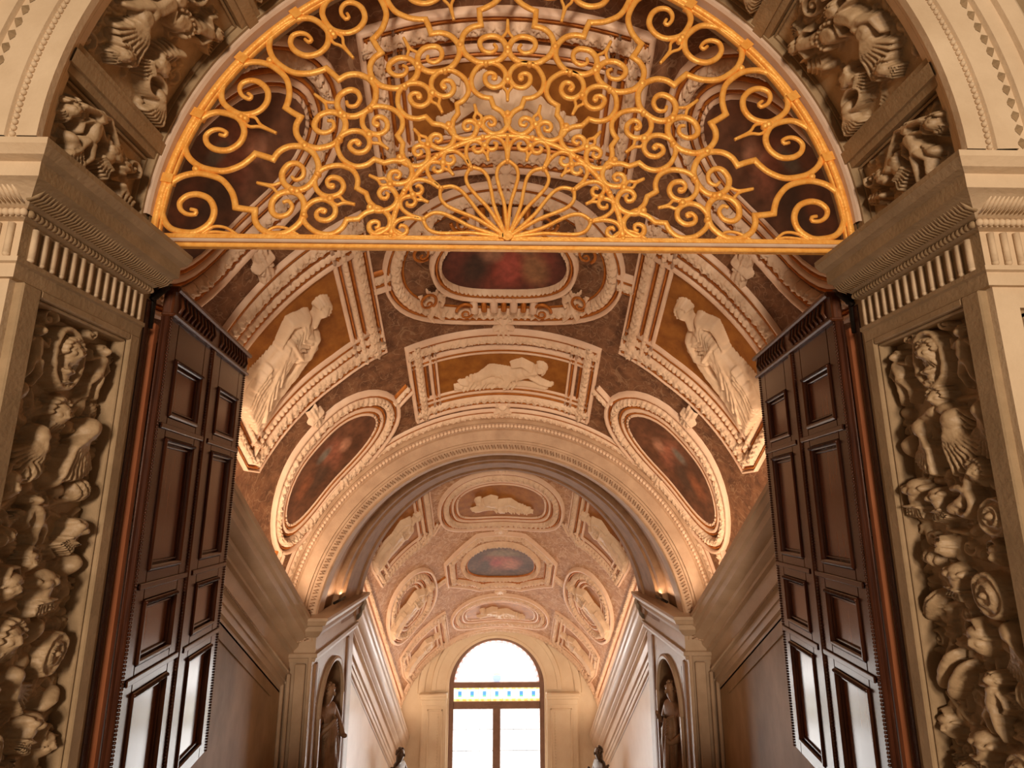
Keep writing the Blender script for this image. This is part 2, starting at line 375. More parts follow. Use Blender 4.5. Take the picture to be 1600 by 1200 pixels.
        if cull:
            hh = s.H.ravel(); k = hh[F].max(1) > eps; F = F[k]
            used = np.unique(F); mp = -np.ones(len(v), int); mp[used] = np.arange(len(used)); v = v[used]; F = mp[F]
        return link_mesh(name, v.tolist(), F.tolist(), m, parent)

# ------------------------------------------------------------------ sloping barrel vault
class Vault:
    """semicircular barrel, axis descends with y; a = arc length from the crown (+ right), y = world y"""
    def __init__(s, R, zc, y0, m): s.R, s.zc, s.y0, s.m = R, zc, y0, m; s.k = math.sqrt(1 + m * m)
    def P(s, a, y, h):
        th = a / s.R; r = s.R - h
        return (r * np.sin(th), y, s.zc - s.m * (y - s.y0) + r * np.cos(th))
    def Q(s, a, b, h): return s.P(a, b / s.k, h)
V1 = Vault(2.6, 0.24, 7.21, 0.62)
V2 = Vault(2.356, -3.316, 14.14, 0.68)

def resample(path, closed, ds):
    out = []; n = len(path)
    for i in range(n if closed else n - 1):
        a = np.array(path[i]); b = np.array(path[(i + 1) % n]); k = max(1, int(round(np.linalg.norm(b - a) / ds)))
        for j in range(k): out.append(a + (b - a) * j / k)
    if not closed: out.append(np.array(path[-1]))
    return np.array(out)
def normals(p, closed):
    if closed: pr, nx = np.roll(p, 1, 0), np.roll(p, -1, 0)
    else: pr = np.vstack([p[0] * 2 - p[1], p[:-1]]); nx = np.vstack([p[1:], p[-1] * 2 - p[-2]])
    d1 = p - pr; d2 = nx - p
    d1 /= np.linalg.norm(d1, axis=1)[:, None]; d2 /= np.linalg.norm(d2, axis=1)[:, None]
    n1 = np.stack([-d1[:, 1], d1[:, 0]], 1); n2 = np.stack([-d2[:, 1], d2[:, 0]], 1)
    m = n1 + n2; m /= np.linalg.norm(m, axis=1)[:, None]; c = np.clip((m * n1).sum(1), .35, 1)
    return m / c[:, None]
def orn_leaf(S, o, w, lam):
    t = o / w; u = 2 * PI * S / lam
    curl = math.sin(u + 2.2 * math.sin(2 * PI * t)) * math.cos(2 * PI * (t - .5) * 1.5)
    j = math.sin(S * 37.1 + 4 * t) * math.sin(S * 23.7 + 5) + .6 * math.sin(S * 91.3 + 17 * t)
    return .55 * curl + .35 * j + .45 * abs(math.sin(u / 2)) + .25 * math.sin(2.4 * u + 13 * t)
def orn_egg(S, o, w, lam): return np.abs(np.sin(PI * S / lam)) ** .6 * (1 - ((o / w) * 2 - 1) ** 2) * 1.3
def orn_bead(S, o, w, lam): return (np.abs(np.sin(PI * S / lam)) - .5) * 1.2
ORN = dict(leaf=orn_leaf, egg=orn_egg, bead=orn_bead)
def sweep(V, path, closed, off, w, h, lift=0.0, orn=None, lam=.08, amp=.02, nseg=6, ds=.03, flat=False):
    """one moulding band between offsets off..off+w (to the left of the path)"""
    if orn: ds = min(ds, lam / 7)
    p = resample(path, closed, ds); N = normals(p, closed)
    S = np.concatenate([[0], np.cumsum(np.linalg.norm(np.diff(p, axis=0), axis=1))])
    o = np.linspace(0, w, nseg + 1); rows = []
    for i in range(len(p)):
        r = [];
        for q in o:
            t = q / w * 2 - 1
            hh = lift + h * ((1 - abs(t) ** 6) if flat else math.sqrt(max(0, 1 - t * t)))
            if orn: hh += amp * float(ORN[orn](S[i], q, w, lam)) * (1 - t ** 4)
            x = p[i] + N[i] * (off + q); r.append(V.Q(x[0], x[1], hh))
        r.insert(0, V.Q(*(p[i] + N[i] * off), -0.005)); r.append(V.Q(*(p[i] + N[i] * (off + w)), -0.005)); rows.append(r)
    return rows
def frame(V, path, closed, bands, root, sc=1.0, names=None):
    bands = [(t, w * 1.7, h * .8) if t == 'g' else (t, w * .92, h) for t, w, h in bands]
    """bands: (type, width, height) from the outside in. p plain, g gilt, l leaf, e egg, b bead, r recess"""
    acc = {}; off = 0
    for ty, w, h in bands:
        w *= sc; h *= sc
        if ty != 'r':
            if ty == 'p': rows = sweep(V, path, closed, off, w, h, nseg=5, flat=True)
            elif ty == 'g': rows = sweep(V, path, closed, off, w, h, nseg=3)
            elif ty == 'l': rows = sweep(V, path, closed, off, w, h, orn='leaf', lam=.078 * sc, amp=.022 * sc, nseg=11)
            elif ty == 'e': rows = sweep(V, path, closed, off, w, h, orn='egg', lam=.055 * sc, amp=.02 * sc, nseg=7)
            else: rows = sweep(V, path, closed, off, w, h, orn='bead', lam=.04 * sc, amp=.015 * sc, nseg=5)
            key = {'p': 'plain_moulding', 'g': 'gilt_fillet', 'l': 'carved_moulding', 'e': 'egg_moulding', 'b': 'egg_moulding'}[ty]
            mb = acc.setdefault(key, MB(root.location)); mb.grid(rows, closed_u=closed)
        off += w
    for k, mb in acc.items():
        mb.build(k, {'plain_moulding': M['stucco_plain'], 'gilt_fillet': M['gilt_line']}.get(k, M['stucco']), root, smooth=True)
    return off
def rect_path(a0, a1, y0, y1, V):
    b0, b1 = y0 * V.k, y1 * V.k; return [(a0, b0), (a1, b0), (a1, b1), (a0, b1)]
def stadium_path(a0, a1, y0, y1, V, n=16, ex=1.0):
    b0, b1 = y0 * V.k, y1 * V.k; c = (b0 + b1) / 2; r = (b1 - b0) / 2; rr = r * ex; P = []
    for k in range(n + 1): t = -PI / 2 + PI * k / n; P.append((a1 - rr + rr * math.cos(t), c + r * math.sin(t)))
    for k in range(n + 1): t = PI / 2 + PI * k / n; P.append((a0 + rr + rr * math.cos(t), c + r * math.sin(t)))
    return P
def ellipse_path(ca, cy, ra, ry, V, n=48, pw=1.0):
    P = []
    for k in range(n):
        t = 2 * PI * k / n; c, s_ = math.cos(t), math.sin(t)
        P.append((ca + ra * math.copysign(abs(c) ** pw, c), cy * V.k + ry * V.k * math.copysign(abs(s_) ** pw, s_)))
    return P
def inset(path, d):
    p = np.array(path, float); return [tuple(q) for q in (p + normals(p, True) * d)]
def field(V, path, m, root, name='painted_field', h=.012, blobs=None, base=(.12, .06, .03), seed=0):
    """panel ground filling a closed path: polar grid, with painted colours if blobs are given"""
    p = resample(path, True, .06); c = p.mean(0); n = len(p); K = 14; vs_ = []; fs = []
    for j in range(1, K + 1):
        for q in p: x = c + (q - c) * j / K; vs_.append(V.Q(x[0], x[1], h))
    vs_.append(V.Q(c[0], c[1], h)); z = len(vs_) - 1
    for i in range(n):
        fs.append((z, i, (i + 1) % n))
        for j in range(K - 1): fs.append((j * n + i, (j + 1) * n + i, (j + 1) * n + (i + 1) % n, j * n + (i + 1) % n))
    ox, oy, oz = root.location; vs_ = [(float(a) - ox, float(b) - oy, float(c_) - oz) for a, b, c_ in vs_]
    o = link_mesh(name, vs_, fs, m, root)
    if blobs is not None:
        pts = [c + (q - c) * j / K for j in range(1, K + 1) for q in p] + [c]
        paint(o, np.array(pts) - c, blobs, base, seed)
    return o
def paint(o, pts, blobs, base, seed=0):
    r = np.random.RandomState(seed); colr = np.tile(np.array(base, float), (len(pts), 1))
    colr *= (0.75 + 0.5 * (0.5 + 0.5 * np.sin(pts[:, :1] * 9 + seed) * np.cos(pts[:, 1:2] * 11 + seed * 2)))
    for (x, y, rx, ry, rot, cc) in blobs:
        dx, dy = pts[:, 0] - x, pts[:, 1] - y; u = (dx * math.cos(rot) + dy * math.sin(rot)) / rx; v = (-dx * math.sin(rot) + dy * math.cos(rot)) / ry
        wgt = np.clip(1.4 * (1.25 - np.hypot(u, v)), 0, 1)[:, None]; colr = colr * (1 - wgt) + np.array(cc) * wgt
    ca = o.data.color_attributes.new('paint', 'FLOAT_COLOR', 'POINT')
    ca.data.foreach_set('color', np.hstack([colr, np.ones((len(pts), 1))]).ravel().astype(np.float32))

# ================================================================== STRUCTURE
FZ = 0.0
def side_profile_extrude(name, prof, y0, y1, zfun, sx, m, label, nseg=40, orn=None):
    """prof: (x, z) relative to the line zfun(y); swept along y for one side (sx = -1 / +1)"""
    mb = MB(); P = []
    for i in range(nseg + 1):
        y = y0 + (y1 - y0) * i / nseg; P.append([(sx * x, y, zfun(y) + z) for x, z in prof])
    mb.grid(P); o = mb.build(name, m); auto_smooth(o, 30); return tag(o, label, None, None, 'structure')

# ---- floors
mb = MB(); mb.box(-4.5, 4.5, -3.0, 3.6, -0.15, 0.0); o = mb.build('floor', M['floor']); tag(o, 'pale marble floor before the doorway', None, None, 'structure')
mb = MB()
NST = 15
for i in range(NST):
    y0 = 3.6 + i * .24; mb.box(-2.5, 2.5, y0, y0 + .26, -0.15 - (i + 1) * .149 - .3, -(i + 1) * .149)
mb.box(-2.5, 2.5, 7.2, 9.4, -2.75, -2.30)
for i in range(30):
    y0 = 9.4 + i * .17; mb.box(-2.4, 2.4, y0, y0 + .19, -2.30 - (i + 1) * .116 - .35, -2.30 - (i + 1) * .116)
o = mb.build('floor_stairs', M['floor']); o.name = 'floor'; tag(o, 'stairs descending from the doorway to the far window', None, None, 'structure')

# ---- front wall with arched opening
ZS = 3.25                       # springing of the entrance arch
def arch_face(mb, r0, outer, y, zc, n=40, cx=0.0, zbot=None):
    """flat wall round an arch: from radius r0 out to a rectangle outer=(x0,x1,ztop)"""
    x0, x1, zt = outer; P = []
    for i in range(n + 1):
        a = PI * i / n; c, s_ = math.cos(a), math.sin(a)
        ts = []
        if c > 1e-6: ts.append((x1 - cx) / c)
        if c < -1e-6: ts.append((x0 - cx) / c)
        if s_ > 1e-6: ts.append((zt - zc) / s_)
        t = min(ts); P.append([(cx + r0 * c, y, zc + r0 * s_), (cx + t * c, y, zc + t * s_)])
    mb.grid(P)
mb = MB()
arch_face(mb, 2.42, (-4.4, 4.4, 6.6), 2.26, ZS)
for sx in (-1, 1):
    mb.box(sx * 2.10, sx * 4.4, 2.23, 3.0, 0.0, ZS); mb.box(sx * 2.0, sx * 2.10, 2.23, 3.0, 2.61, ZS); mb.box(sx * 2.0, sx * 2.10, 2.23, 3.0, 0, .25)
arch_face(mb, 2.0, (-3.4, 3.4, 6.2), 3.13, ZS)
P = [[(2.0 * math.cos(PI * i / 48), y, ZS + 2.0 * math.sin(PI * i / 48)) for y in (2.98, 3.13)] for i in range(49)]; mb.grid(P)
mb.box(-3.4, -2.0, 3.0, 3.13, 0, ZS); mb.box(2.0, 3.4, 3.0, 3.13, 0, ZS)
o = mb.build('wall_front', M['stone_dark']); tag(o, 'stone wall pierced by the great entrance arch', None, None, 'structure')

def arc_sweep(mb, prof, zc, cx=0.0, n=96, a0=0.0, a1=PI, mod=None):
    """prof: (r, y) swept round the arch; mod(a, j) adds to r"""
    P = []
    for i in range(n + 1):
        a = a0 + (a1 - a0) * i / n
        row = []
        for j, (r, y) in enumerate(prof):
            dr, dy = mod(a, j) if mod else (0, 0)
            row.append((cx + (r + dr) * math.cos(a), y + dy, zc + (r + dr) * math.sin(a)))
        P.append(row)
    mb.grid(P)
# archivolt on the front face
mb = MB()
arc_sweep(mb, [(2.04, 2.30), (2.0, 2.22), (2.0, 2.19), (2.085, 2.19), (2.09, 2.205), (2.13, 2.205), (2.135, 2.19), (2.225, 2.185), (2.23, 2.20), (2.285, 2.20), (2.29, 2.18), (2.35, 2.17), (2.355, 2.15), (2.42, 2.14), (2.44, 2.15), (2.44, 2.26)], ZS, n=120)
o = mb.build('trim_1', M['stone']); auto_smooth(o, 25); tag(o, 'pale archivolt round the entrance arch', None, None, 'structure')
mb = MB(tuple(o.location))
for i in range(230):
    a = PI * (i + .5) / 230; mb.sphere((2.11 * math.cos(a), 2.2, ZS + 2.11 * math.sin(a)), (.013, .012, .013), 8, 5)
mb.build('bead_strip', M['stone'], o, True)
mb = MB()
for i in range(104):
    a = PI * (i + .5) / 104; c, s_ = math.cos(a), math.sin(a); q = [(2.257 + dr, da) for dr, da in ((-.02, 0), (0, .0125), (.02, 0), (0, -.0125))]
    rim_ = [(r * math.cos(a + d), 2.198, ZS + r * math.sin(a + d)) for r, d in q]; top = (2.257 * c, 2.176, ZS + 2.257 * s_)
    mb.add(rim_ + [top], [(0, 1, 4), (1, 2, 4), (2, 3, 4), (3, 0, 4)])
mb.build('guilloche_strip', M['stone_dark'], o)

# soffit: barrel, ribs, side fillets
mb = MB()
P = [[(2.10 * math.cos(PI * i / 96), y, ZS + 2.10 * math.sin(PI * i / 96)) for y in (2.22, 3.03)] for i in range(97)]; mb.grid(P)
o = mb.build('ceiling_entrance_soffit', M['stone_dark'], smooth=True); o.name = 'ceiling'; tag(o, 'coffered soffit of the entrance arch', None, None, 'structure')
RIBS = [13, 40.5, 66.5, 113.5, 139.5, 167]
mb = MB()
for ra in RIBS:
    for (w0, w1, dep) in ((-2.1, 2.1, .03), (-1.0, 1.0, .05)):
        n = 6; P = []
        for k in range(n + 1):
            a = (ra + w0 + (w1 - w0) * k / n) * D2R; P.append([((2.05 - dep) * math.cos(a), y, ZS + (2.05 - dep) * math.sin(a)) for y in (2.24, 3.0)])
        q = [[(2.10 * math.cos((ra + w) * D2R), y, ZS + 2.10 * math.sin((ra + w) * D2R)) for y in (2.24, 3.0)] for w in (w0, w1)]
        mb.grid([q[0]] + P + [q[1]])
for (ya, yb) in ((2.215, 2.245), (2.93, 3.0)):
    arc_sweep(mb, [(2.11, ya), (2.012, ya), (2.012, yb), (2.11, yb)], ZS)
o2 = mb.build('trim_2', M['stone_dark']); auto_smooth(o2, 25); tag(o2, 'ribs dividing the soffit of the entrance arch', None, None, 'structure')
# pale rim inside which the grille sits
mb = MB(); arc_sweep(mb, [(2.05, 2.97), (2.035, 2.945), (1.995, 2.945), (1.985, 2.96), (1.985, 3.08), (2.05, 3.10)], ZS, a0=0.03, a1=PI - 0.03)
o = mb.build('trim_3', M['rim'], smooth=False); auto_smooth(o, 25); tag(o, 'pale stone rim round the gilded grille', None, None, 'structure')

# ---- entablature (impost) on both jambs, mitred round the corner
CORN = [(0, 2.61), (.03, 2.61), (.035, 2.665), (.05, 2.67), (.05, 2.69), (.018, 2.70), (.018, 2.855), (.05, 2.86), (.062, 2.872), (.05, 2.888), (.075, 2.893),
        (.11, 2.905), (.165, 2.94), (.18, 2.945), (.20, 2.95), (.20, 3.01), (.235, 3.02), (.255, 3.045), (.26, 3.05), (.26, 3.075), (.20, 3.10), (.02, 3.235), (0, 3.25)]
for sx, nm in ((-1, 'left'), (1, 'right')):
    root = structure('trim_%d' % (4 if sx < 0 else 5), 'fluted entablature on the %s jamb of the entrance arch' % nm)
    path = [(2.0, 3.0), (2.0, 2.21), (4.3, 2.21)]
    nrm = [(-1, 0), (-1, -1), (0, -1)]
    mb = MB()
    P = [[(sx * (px + nx * pr), py + ny * pr, z) for pr, z in CORN] for (px, py), (nx, ny) in zip(path, nrm)]
    mb.grid(P[:2]); q = P[0]; mb.add(q + [(sx * 2.05, 3.0, 2.61), (sx * 2.05, 3.0, 3.25)], [tuple(range(len(q))) + (len(q) + 1, len(q))])
    o = mb.build('entablature', M['stone_jamb_shade'], root); auto_smooth(o, 30)
    mb = MB(); mb.grid(P[1:]); o = mb.build('front_impost', M['stone'], root); auto_smooth(o, 30)
    # flutes, guilloche cord, leaf cyma: on the jamb, then on the front
    mb = MB()
    for i in range(14):
        y = 2.235 + .0555 * (i + .3); mb.tube([(sx * 1.975, y, 2.71), (sx * 1.975, y, 2.845)], .0125, 8)
        mb.sphere((sx * 1.975, y, 2.71), .0135, 8, 6)
    mb.build('flutes', M['stone'], root, True)
    mb = MB()
    for i in range(36): mb.sphere((sx * 1.938, 2.17 + .0235 * i, 2.874), (.014, .0145, .016), 8, 6)
    mb.build('guilloche_cord', M['stone_jamb_shade'], root, True)
    mb = MB()
    for i in range(50):
        y = 2.10 + .0185 * i; mb.tube([(sx * 1.905, y, 2.90), (sx * 1.87, y + .004, 2.918), (sx * 1.84, y, 2.943)], [.006, .009, .005], 6)
    mb.build('leaf_cyma', M['stone_jamb_shade'], root, True)
    mb = MB()
    for i in range(40): x = 2.02 + .0555 * i; mb.tube([(sx * x, 2.185, 2.71), (sx * x, 2.185, 2.845)], .0125, 8); mb.sphere((sx * x, 2.185, 2.71), .0135, 8, 6)
    for i in range(90): mb.sphere((sx * (1.95 + .0235 * i), 2.148, 2.874), (.0145, .014, .016), 8, 6)
    for i in range(110): x = 1.93 + .0185 * i; mb.tube([(sx * x, 2.115, 2.90), (sx * x, 2.08, 2.918), (sx * x, 2.05, 2.943)], [.006, .009, .005], 6)
    mb.build('front_ornament', M['stone'], root, True)
    # front pilaster with a sunk moulded panel
    mb = MB()
    mb.box(sx * 2.0, sx * 2.10, 2.20, 2.26, 0, 2.61); mb.box(sx * 2.42, sx * 2.55, 2.20, 2.26, 0, 2.61); mb.box(sx * 2.10, sx * 2.42, 2.20, 2.26, 2.52, 2.61)
    mb.box(sx * 2.12, sx * 2.135, 2.212, 2.24, 0, 2.50); mb.box(sx * 2.385, sx * 2.40, 2.212, 2.24, 0, 2.50); mb.box(sx * 2.12, sx * 2.40, 2.212, 2.24, 2.485, 2.50)
    o = mb.build('trim_%d' % (6 if sx < 0 else 7), M['stone']); tag(o, 'pale front pilaster on the %s side' % nm, None, None, 'structure')

# ---- carved trophy panels on the jambs
def jamb_relief(sx, specs, seed, label):
    Y0, Y1, Z0, Z1 = 2.325, 2.925, 0.30, 2.575
    R = Relief(Y1 - Y0, Z1 - Z0, .0062, seed); rn = random.Random(seed)
    # background tangle of drapery, straps, shafts
    R.H += .012
    for k in range(330):
        x, y = rn.uniform(0, R.w), rn.uniform(0, R.h - .38); a = rn.uniform(0, PI); bs = rn.uniform(0, .022)
        q = rn.random()
        if q < .35: l = rn.uniform(.06, .15); R.stroke([(x, y), (x + l * math.cos(a), y + l * math.sin(a))], rn.uniform(.012, .03), rn.uniform(.008, .018), rn.uniform(.03, .05), bs)
        elif q < .65: R.ell(x, y, rn.uniform(.025, .055), rn.uniform(.02, .04), a, rn.uniform(.035, .06), bs, flutes=rn.choice((0, 3, 5)))
        elif q < .82: R.scroll(x, y, rn.uniform(.03, .05), a, 1.2, .011, .04, bs)
        else: R.leaf(x, y, a * 2, rn.uniform(.07, .12), .045, bs)
    R.H *= .8; R.lift = .030; R.hs = 1.25
    for sp in specs:
        k, y, z = sp[0], sp[1] - Y0, sp[2] - Z0; a = sp[3:]
        getattr(R, k)(y, z, *a)
    R.H = np.where(R.H > .10, .10 + .55 * np.tanh((R.H - .10) / .55), R.H)
    # plain margin
    mx = np.minimum(np.minimum(R.x, R.w - R.x)[None, :], np.minimum(R.y, R.h - R.y)[:, None]); R.H *= np.clip(mx / .012, 0, 1)
    R.rough(.010, seed)
    root = thing('relief_panel', label, 'relief', (sx * 2.0, 2.6, 0.3), 'carved trophy panels on the jambs')
    P = lambda U, V, H: (sx * (2.085 - H * 1.0), Y0 + U, Z0 + V)
    R.mesh('carved_trophies', P, M['relief'], root, flip=(sx > 0), org=root.location)
    mb = MB(root.location)
    for (ya, yb, za, zb) in ((2.23, Y0, .25, 2.61), (Y1, 3.0, .25, 2.61), (Y0, Y1, Z1, 2.61), (Y0, Y1, .25, Z0)):
        mb.box(sx * 1.965, sx * 2.095, ya, yb, za, zb, .006)
    for (ya, yb, za, zb) in ((Y0, Y0 + .016, Z0, Z1), (Y1 - .016, Y1, Z0, Z1), (Y0, Y1, Z1 - .016, Z1)):
        mb.box(sx * 1.985, sx * 2.095, ya, yb, za, zb, .006)
    mb.build('moulded_border', M['stone_jamb_shade'], root)
LEFTS = [('ring', 2.58, 2.38, .085, .135, .014, .1, .02, .03), ('ell', 2.58, 2.38, .08, .13, .1, .035), ('head', 2.585, 2.41, .062, .1, .045, .03), ('cuirass', 2.58, 2.30, .06, .1, .04, .02),
  ('putto', 2.40, 2.36, .22, .1, .06, 0, 1), ('putto', 2.80, 2.38, .22, -.1, .06, 0, -1), ('scroll', 2.45, 2.53, .04, 0, 1.3, .012, .04), ('scroll', 2.72, 2.54, .035, 2, 1.3, .012, .04, 0, -1),
  ('ell', 2.36, 2.19, .045, .05, 0, .06), ('head', 2.60, 2.13, .065, 0, .06), ('wing', 2.50, 2.02, -1.75, .2, 7, .8, .06, .015, -1), ('wing', 2.79, 2.08, -2.1, .27, 8, .8, .07, .015, 1),
  ('ell', 2.48, 1.87, .06, .05, .2, .065, .01, .5, 5), ('head', 2.40, 1.80, .06, .2, .06, 0, True), ('ell', 2.80, 1.80, .055, .06, .3, .06, .01, .5, 5), ('ell', 2.66, 1.84, .05, .03, .7, .05),
  ('putto', 2.58, 1.67, .2, .5, .055, 0, 1), ('cuirass', 2.80, 1.60, .085, -.6, .06, .01), ('ell', 2.42, 1.60, .06, .04, .4, .055, .01, .5, 4),
  ('head', 2.47, 1.40, .055, .2, .06, .01, True), ('cuirass', 2.66, 1.37, .1, .1, .065, .01), ('ell', 2.84, 1.46, .04, .055, -.5, .06), ('head', 2.57, 1.49, .045, -.2, .055, 0, True),
  ('head', 2.52, 1.20, .07, 0, .065, .01), ('shield', 2.77, 1.09, .065, .10, -.5, .055, .01), ('ell', 2.39, 1.24, .04, .06, .3, .05, .01, .5, 4), ('ell', 2.68, 1.2, .06, .03, 1.0, .05),
  ('wing', 2.60, 1.04, -1.2, .17, 6, .7, .05, .01, 1), ('ell', 2.83, .89, .035, .07, -.9, .055), ('cuirass', 2.45, 1.0, .08, .3, .06, .01), ('shield', 2.50, .79, .07, .09, .4, .055, .01),
  ('cuirass', 2.72, .80, .08, -.5, .06, .01), ('head', 2.85, .70, .05, .3, .055, 0, True), ('putto', 2.62, .60, .2, .3, .06, .01, -1), ('shield', 2.80, .50, .06, .09, -.3, .05, .01), ('cuirass', 2.45, .5, .08, 0, .06, .01)]
RIGHTS = [('ring', 2.61, 2.41, .085, .13, .014, -.1, .02, .03), ('ell', 2.61, 2.41, .08, .125, -.1, .035), ('head', 2.60, 2.44, .06, -.1, .045, .03), ('cuirass', 2.61, 2.33, .055, 0, .04, .02),
  ('putto', 2.83, 2.38, .23, -.1, .06, 0, -1), ('putto', 2.41, 2.38, .23, .15, .06, 0, 1), ('scroll', 2.72, 2.54, .035, 0, 1.3, .012, .04), ('scroll', 2.5, 2.55, .035, 2, 1.3, .012, .04, 0, -1),
  ('wing', 2.64, 2.16, -.5, .17, 6, .8, .05, .01, -1), ('wing', 2.57, 2.16, -2.7, .17, 6, .8, .05, .01, 1), ('head', 2.60, 2.22, .05, 0, .055, .01), ('wing', 2.72, 2.09, -1.75, .22, 7, .7, .065, .015, 1),
  ('wing', 2.52, 2.10, -1.5, .24, 8, .9, .07, .015, -1), ('ell', 2.84, 2.02, .045, .06, 0, .06), ('wing', 2.37, 2.12, -1.6, .2, 6, .7, .06, .01, 1),
  ('cuirass', 2.83, 1.77, .10, .1, .065, .01), ('cuirass', 2.69, 1.74, .08, -.2, .065, .01), ('scroll', 2.55, 1.73, .075, 1.2, 1.2, .022, .055, .01), ('stroke2', 2.5, 1.85), ('head', 2.44, 1.87, .05, .3, .06, .01),
  ('shield', 2.38, 1.68, .075, .085, .3, .055, .01), ('ell', 2.80, 1.49, .05, .05, .3, .055, .01, .5, 4), ('cuirass', 2.66, 1.40, .085, .2, .06, .01), ('head', 2.70, 1.53, .04, 0, .06, .01, True),
  ('shield', 2.48, 1.36, .075, .1, -.35, .05, .01), ('ell', 2.85, 1.27, .035, .1, .7, .055, .01, .5, 3), ('head', 2.58, 1.16, .06, 0, .065, .01, True), ('wing', 2.42, 1.22, -1.9, .2, 7, .6, .06, .01, 1),
  ('head', 2.42, 1.52, .045, 0, .055, 0, True), ('ell', 2.80, 1.0, .03, .12, .6, .055, .02), ('ell', 2.74, .97, .025, .12, .6, .055, .02), ('putto', 2.56, .93, .22, .3, .06, .01, 1), ('ell', 2.40, 1.0, .05, .06, 0, .055, .01, .5, 4),
  ('cuirass', 2.66, .72, .085, .2, .06, .01), ('head', 2.86, .74, .05, -.3, .055, 0, True), ('shield', 2.46, .70, .07, .09, .4, .055, .01), ('putto', 2.8, .52, .2, .3, .06, .01, -1), ('cuirass', 2.50, .46, .08, 0, .06, .01)]
def stroke2(s, x, y): s.stroke([(x, y), (x + .02, y - .08), (x + .1, y - .14)], .02, .03, .06, .01)
Relief.stroke2 = stroke2
jamb_relief(-1, LEFTS, 11, 'tall carved stone panel of trophies and a portrait medallion, left of the doorway')
jamb_relief(1, RIGHTS, 23, 'tall carved stone panel of trophies and a portrait medallion, right of the doorway')

# ---- carved coffers of the soffit
def coffer(a0, a1, items, seed, label, big):
    """a in degrees from the springing (right = 0); U runs along the arc, V along y"""
    r = 2.085; wd = (a1 - a0) * D2R * r; R = Relief(wd, .68, .0065, seed); rn = random.Random(seed)
    R.H += .008
    for k in range(60 if big else 26):
        x, y = rn.uniform(.03, wd - .03), rn.uniform(.03, .59); q = rn.random(); an = rn.uniform(0, 2 * PI)
        if q < .4: R.leaf(x, y, an, rn.uniform(.08, .13), .045)
        elif q < .7: R.scroll(x, y, rn.uniform(.03, .055), an, 1.3, .013, .04)
        else: R.ell(x, y, rn.uniform(.03, .05), rn.uniform(.02, .035), an, .05, 0, .5, rn.choice((0, 3)))
    R.H *= .8; R.lift = .03; R.hs = 1.25
    for sp in items: getattr(R, sp[0])(*sp[1:])
    mx = np.minimum(np.minimum(R.x, R.w - R.x)[None, :], np.minimum(R.y, R.h - R.y)[:, None]); R.H *= np.clip(mx / .015, 0, 1); R.H = np.minimum(R.H, .12)
    R.rough(.006, seed)
    am = (a0 + a1) / 2 * D2R; root = thing('relief_panel', label, 'relief', (r * math.cos(am), 2.6, ZS + r * math.sin(am)), 'carved coffers of the entrance arch')
    def P(U, V, H):
        a = a0 * D2R + U / r; q = r - .002 - H * .95; return (q * np.cos(a), 2.248 + V, ZS + q * np.sin(a))
    R.mesh('carved_reliefs', P, M['relief'], root, org=root.location)
    mb = MB(root.location)
    for (ua, ub, va, vb) in ((0, wd, 0, .010), (0, wd, .67, .68), (0, .014, 0, .68), (wd - .014, wd, 0, .68)):
        n = 14; rows = []
        for k in range(n + 1):
            a = a0 * D2R + (ua + (ub - ua) * k / n) / r
            rows.append([(q * math.cos(a), 2.248 + v, ZS + q * math.sin(a)) for q, v in ((r, va), (r - .03, va), (r - .03, vb), (r, vb))])
        mb.grid(rows); mb.f += [tuple(len(mb.v) - 4 + i for i in range(4))]
    mb.build('moulded_border', M['stone_dark'], root)
def swag(flip):
    g = lambda x: (27 * D2R * 2.05 - x if flip else x) if True else x
    w = 23 * D2R * 2.05
    X = lambda f: (w * (1 - f)) if flip else w * f
    it = []
    sg = -1 if flip else 1
    it += [('wing', X(.42), .20, 1.57 + sg * 1.2, .24, 7, .9, .07, .01, sg), ('putto', X(.55), .22, .3, sg * -1.2, .075, .01, 1), ('head', X(.62), .36, .075, sg * -.9, .075, .01, False, False),
           ('cuirass', X(.28), .40, .10, sg * -.9, .065, .01), ('wing', X(.15), .52, 1.57 + sg * 1.0, .2, 6, .9, .06, .01, sg), ('ring', X(.18), .46, .055, .07, .014, 0, .04, .02),
           ('head', X(.15), .22, .055, sg * -1, .06, .01), ('putto', X(.72), .48, .26, sg * -.6, .07, .01, -1), ('scroll', X(.85), .33, .06, 0, 1.4, .014, .05, .01), ('leaf', X(.5), .5, sg * .8, .17, .05, .01)]
    rn = random.Random(5)
    for k in range(16): it.append(('ell', X(.84) + rn.uniform(-.06, .06), .16 + rn.uniform(-.08, .08), .021, .021, 0, .035, rn.uniform(.03, .06)))
    it += [('leaf', X(.93), .2, 2.2, .14, .05, .01), ('leaf', X(.68), .12, -2.2, .13, .05, .01)]
    return it
def small_co(flip):
    w = 10.3 * D2R * 2.05; X = lambda f: (w * (1 - f)) if flip else w * f; sg = -1 if flip else 1
    return [('head', X(.62), .09, .05, sg * -1.2, .06, .01), ('putto', X(.5), .22, .26, sg * -1.5, .07, .01, 1), ('stroke', [(X(.75), .12), (X(.9), .28), (X(.6), .42)], .018, .012, .06, .02), ('cuirass', X(.45), .36, .11, sg * -1.2, .06, .01),
            ('ell', X(.5), .46, .06, .045, .3, .075, .01, .5, 4), ('scroll', X(.6), .54, .05, 1, 1.3, .013, .05, .01), ('leaf', X(.25), .5, 1.2, .14, .05, .01), ('wing', X(.3), .14, .8, .14, 5, .8, .05, .01, sg)]
coffer(.4, 10.7, small_co(False), 31, 'small carved coffer just above the right impost of the arch', False)
coffer(180 - 10.7, 180 - .4, small_co(True), 32, 'small carved coffer just above the left impost of the arch', False)
coffer(15.3, 38.2, swag(False), 41, 'large carved coffer of winged figures in the right side of the arch soffit', True)
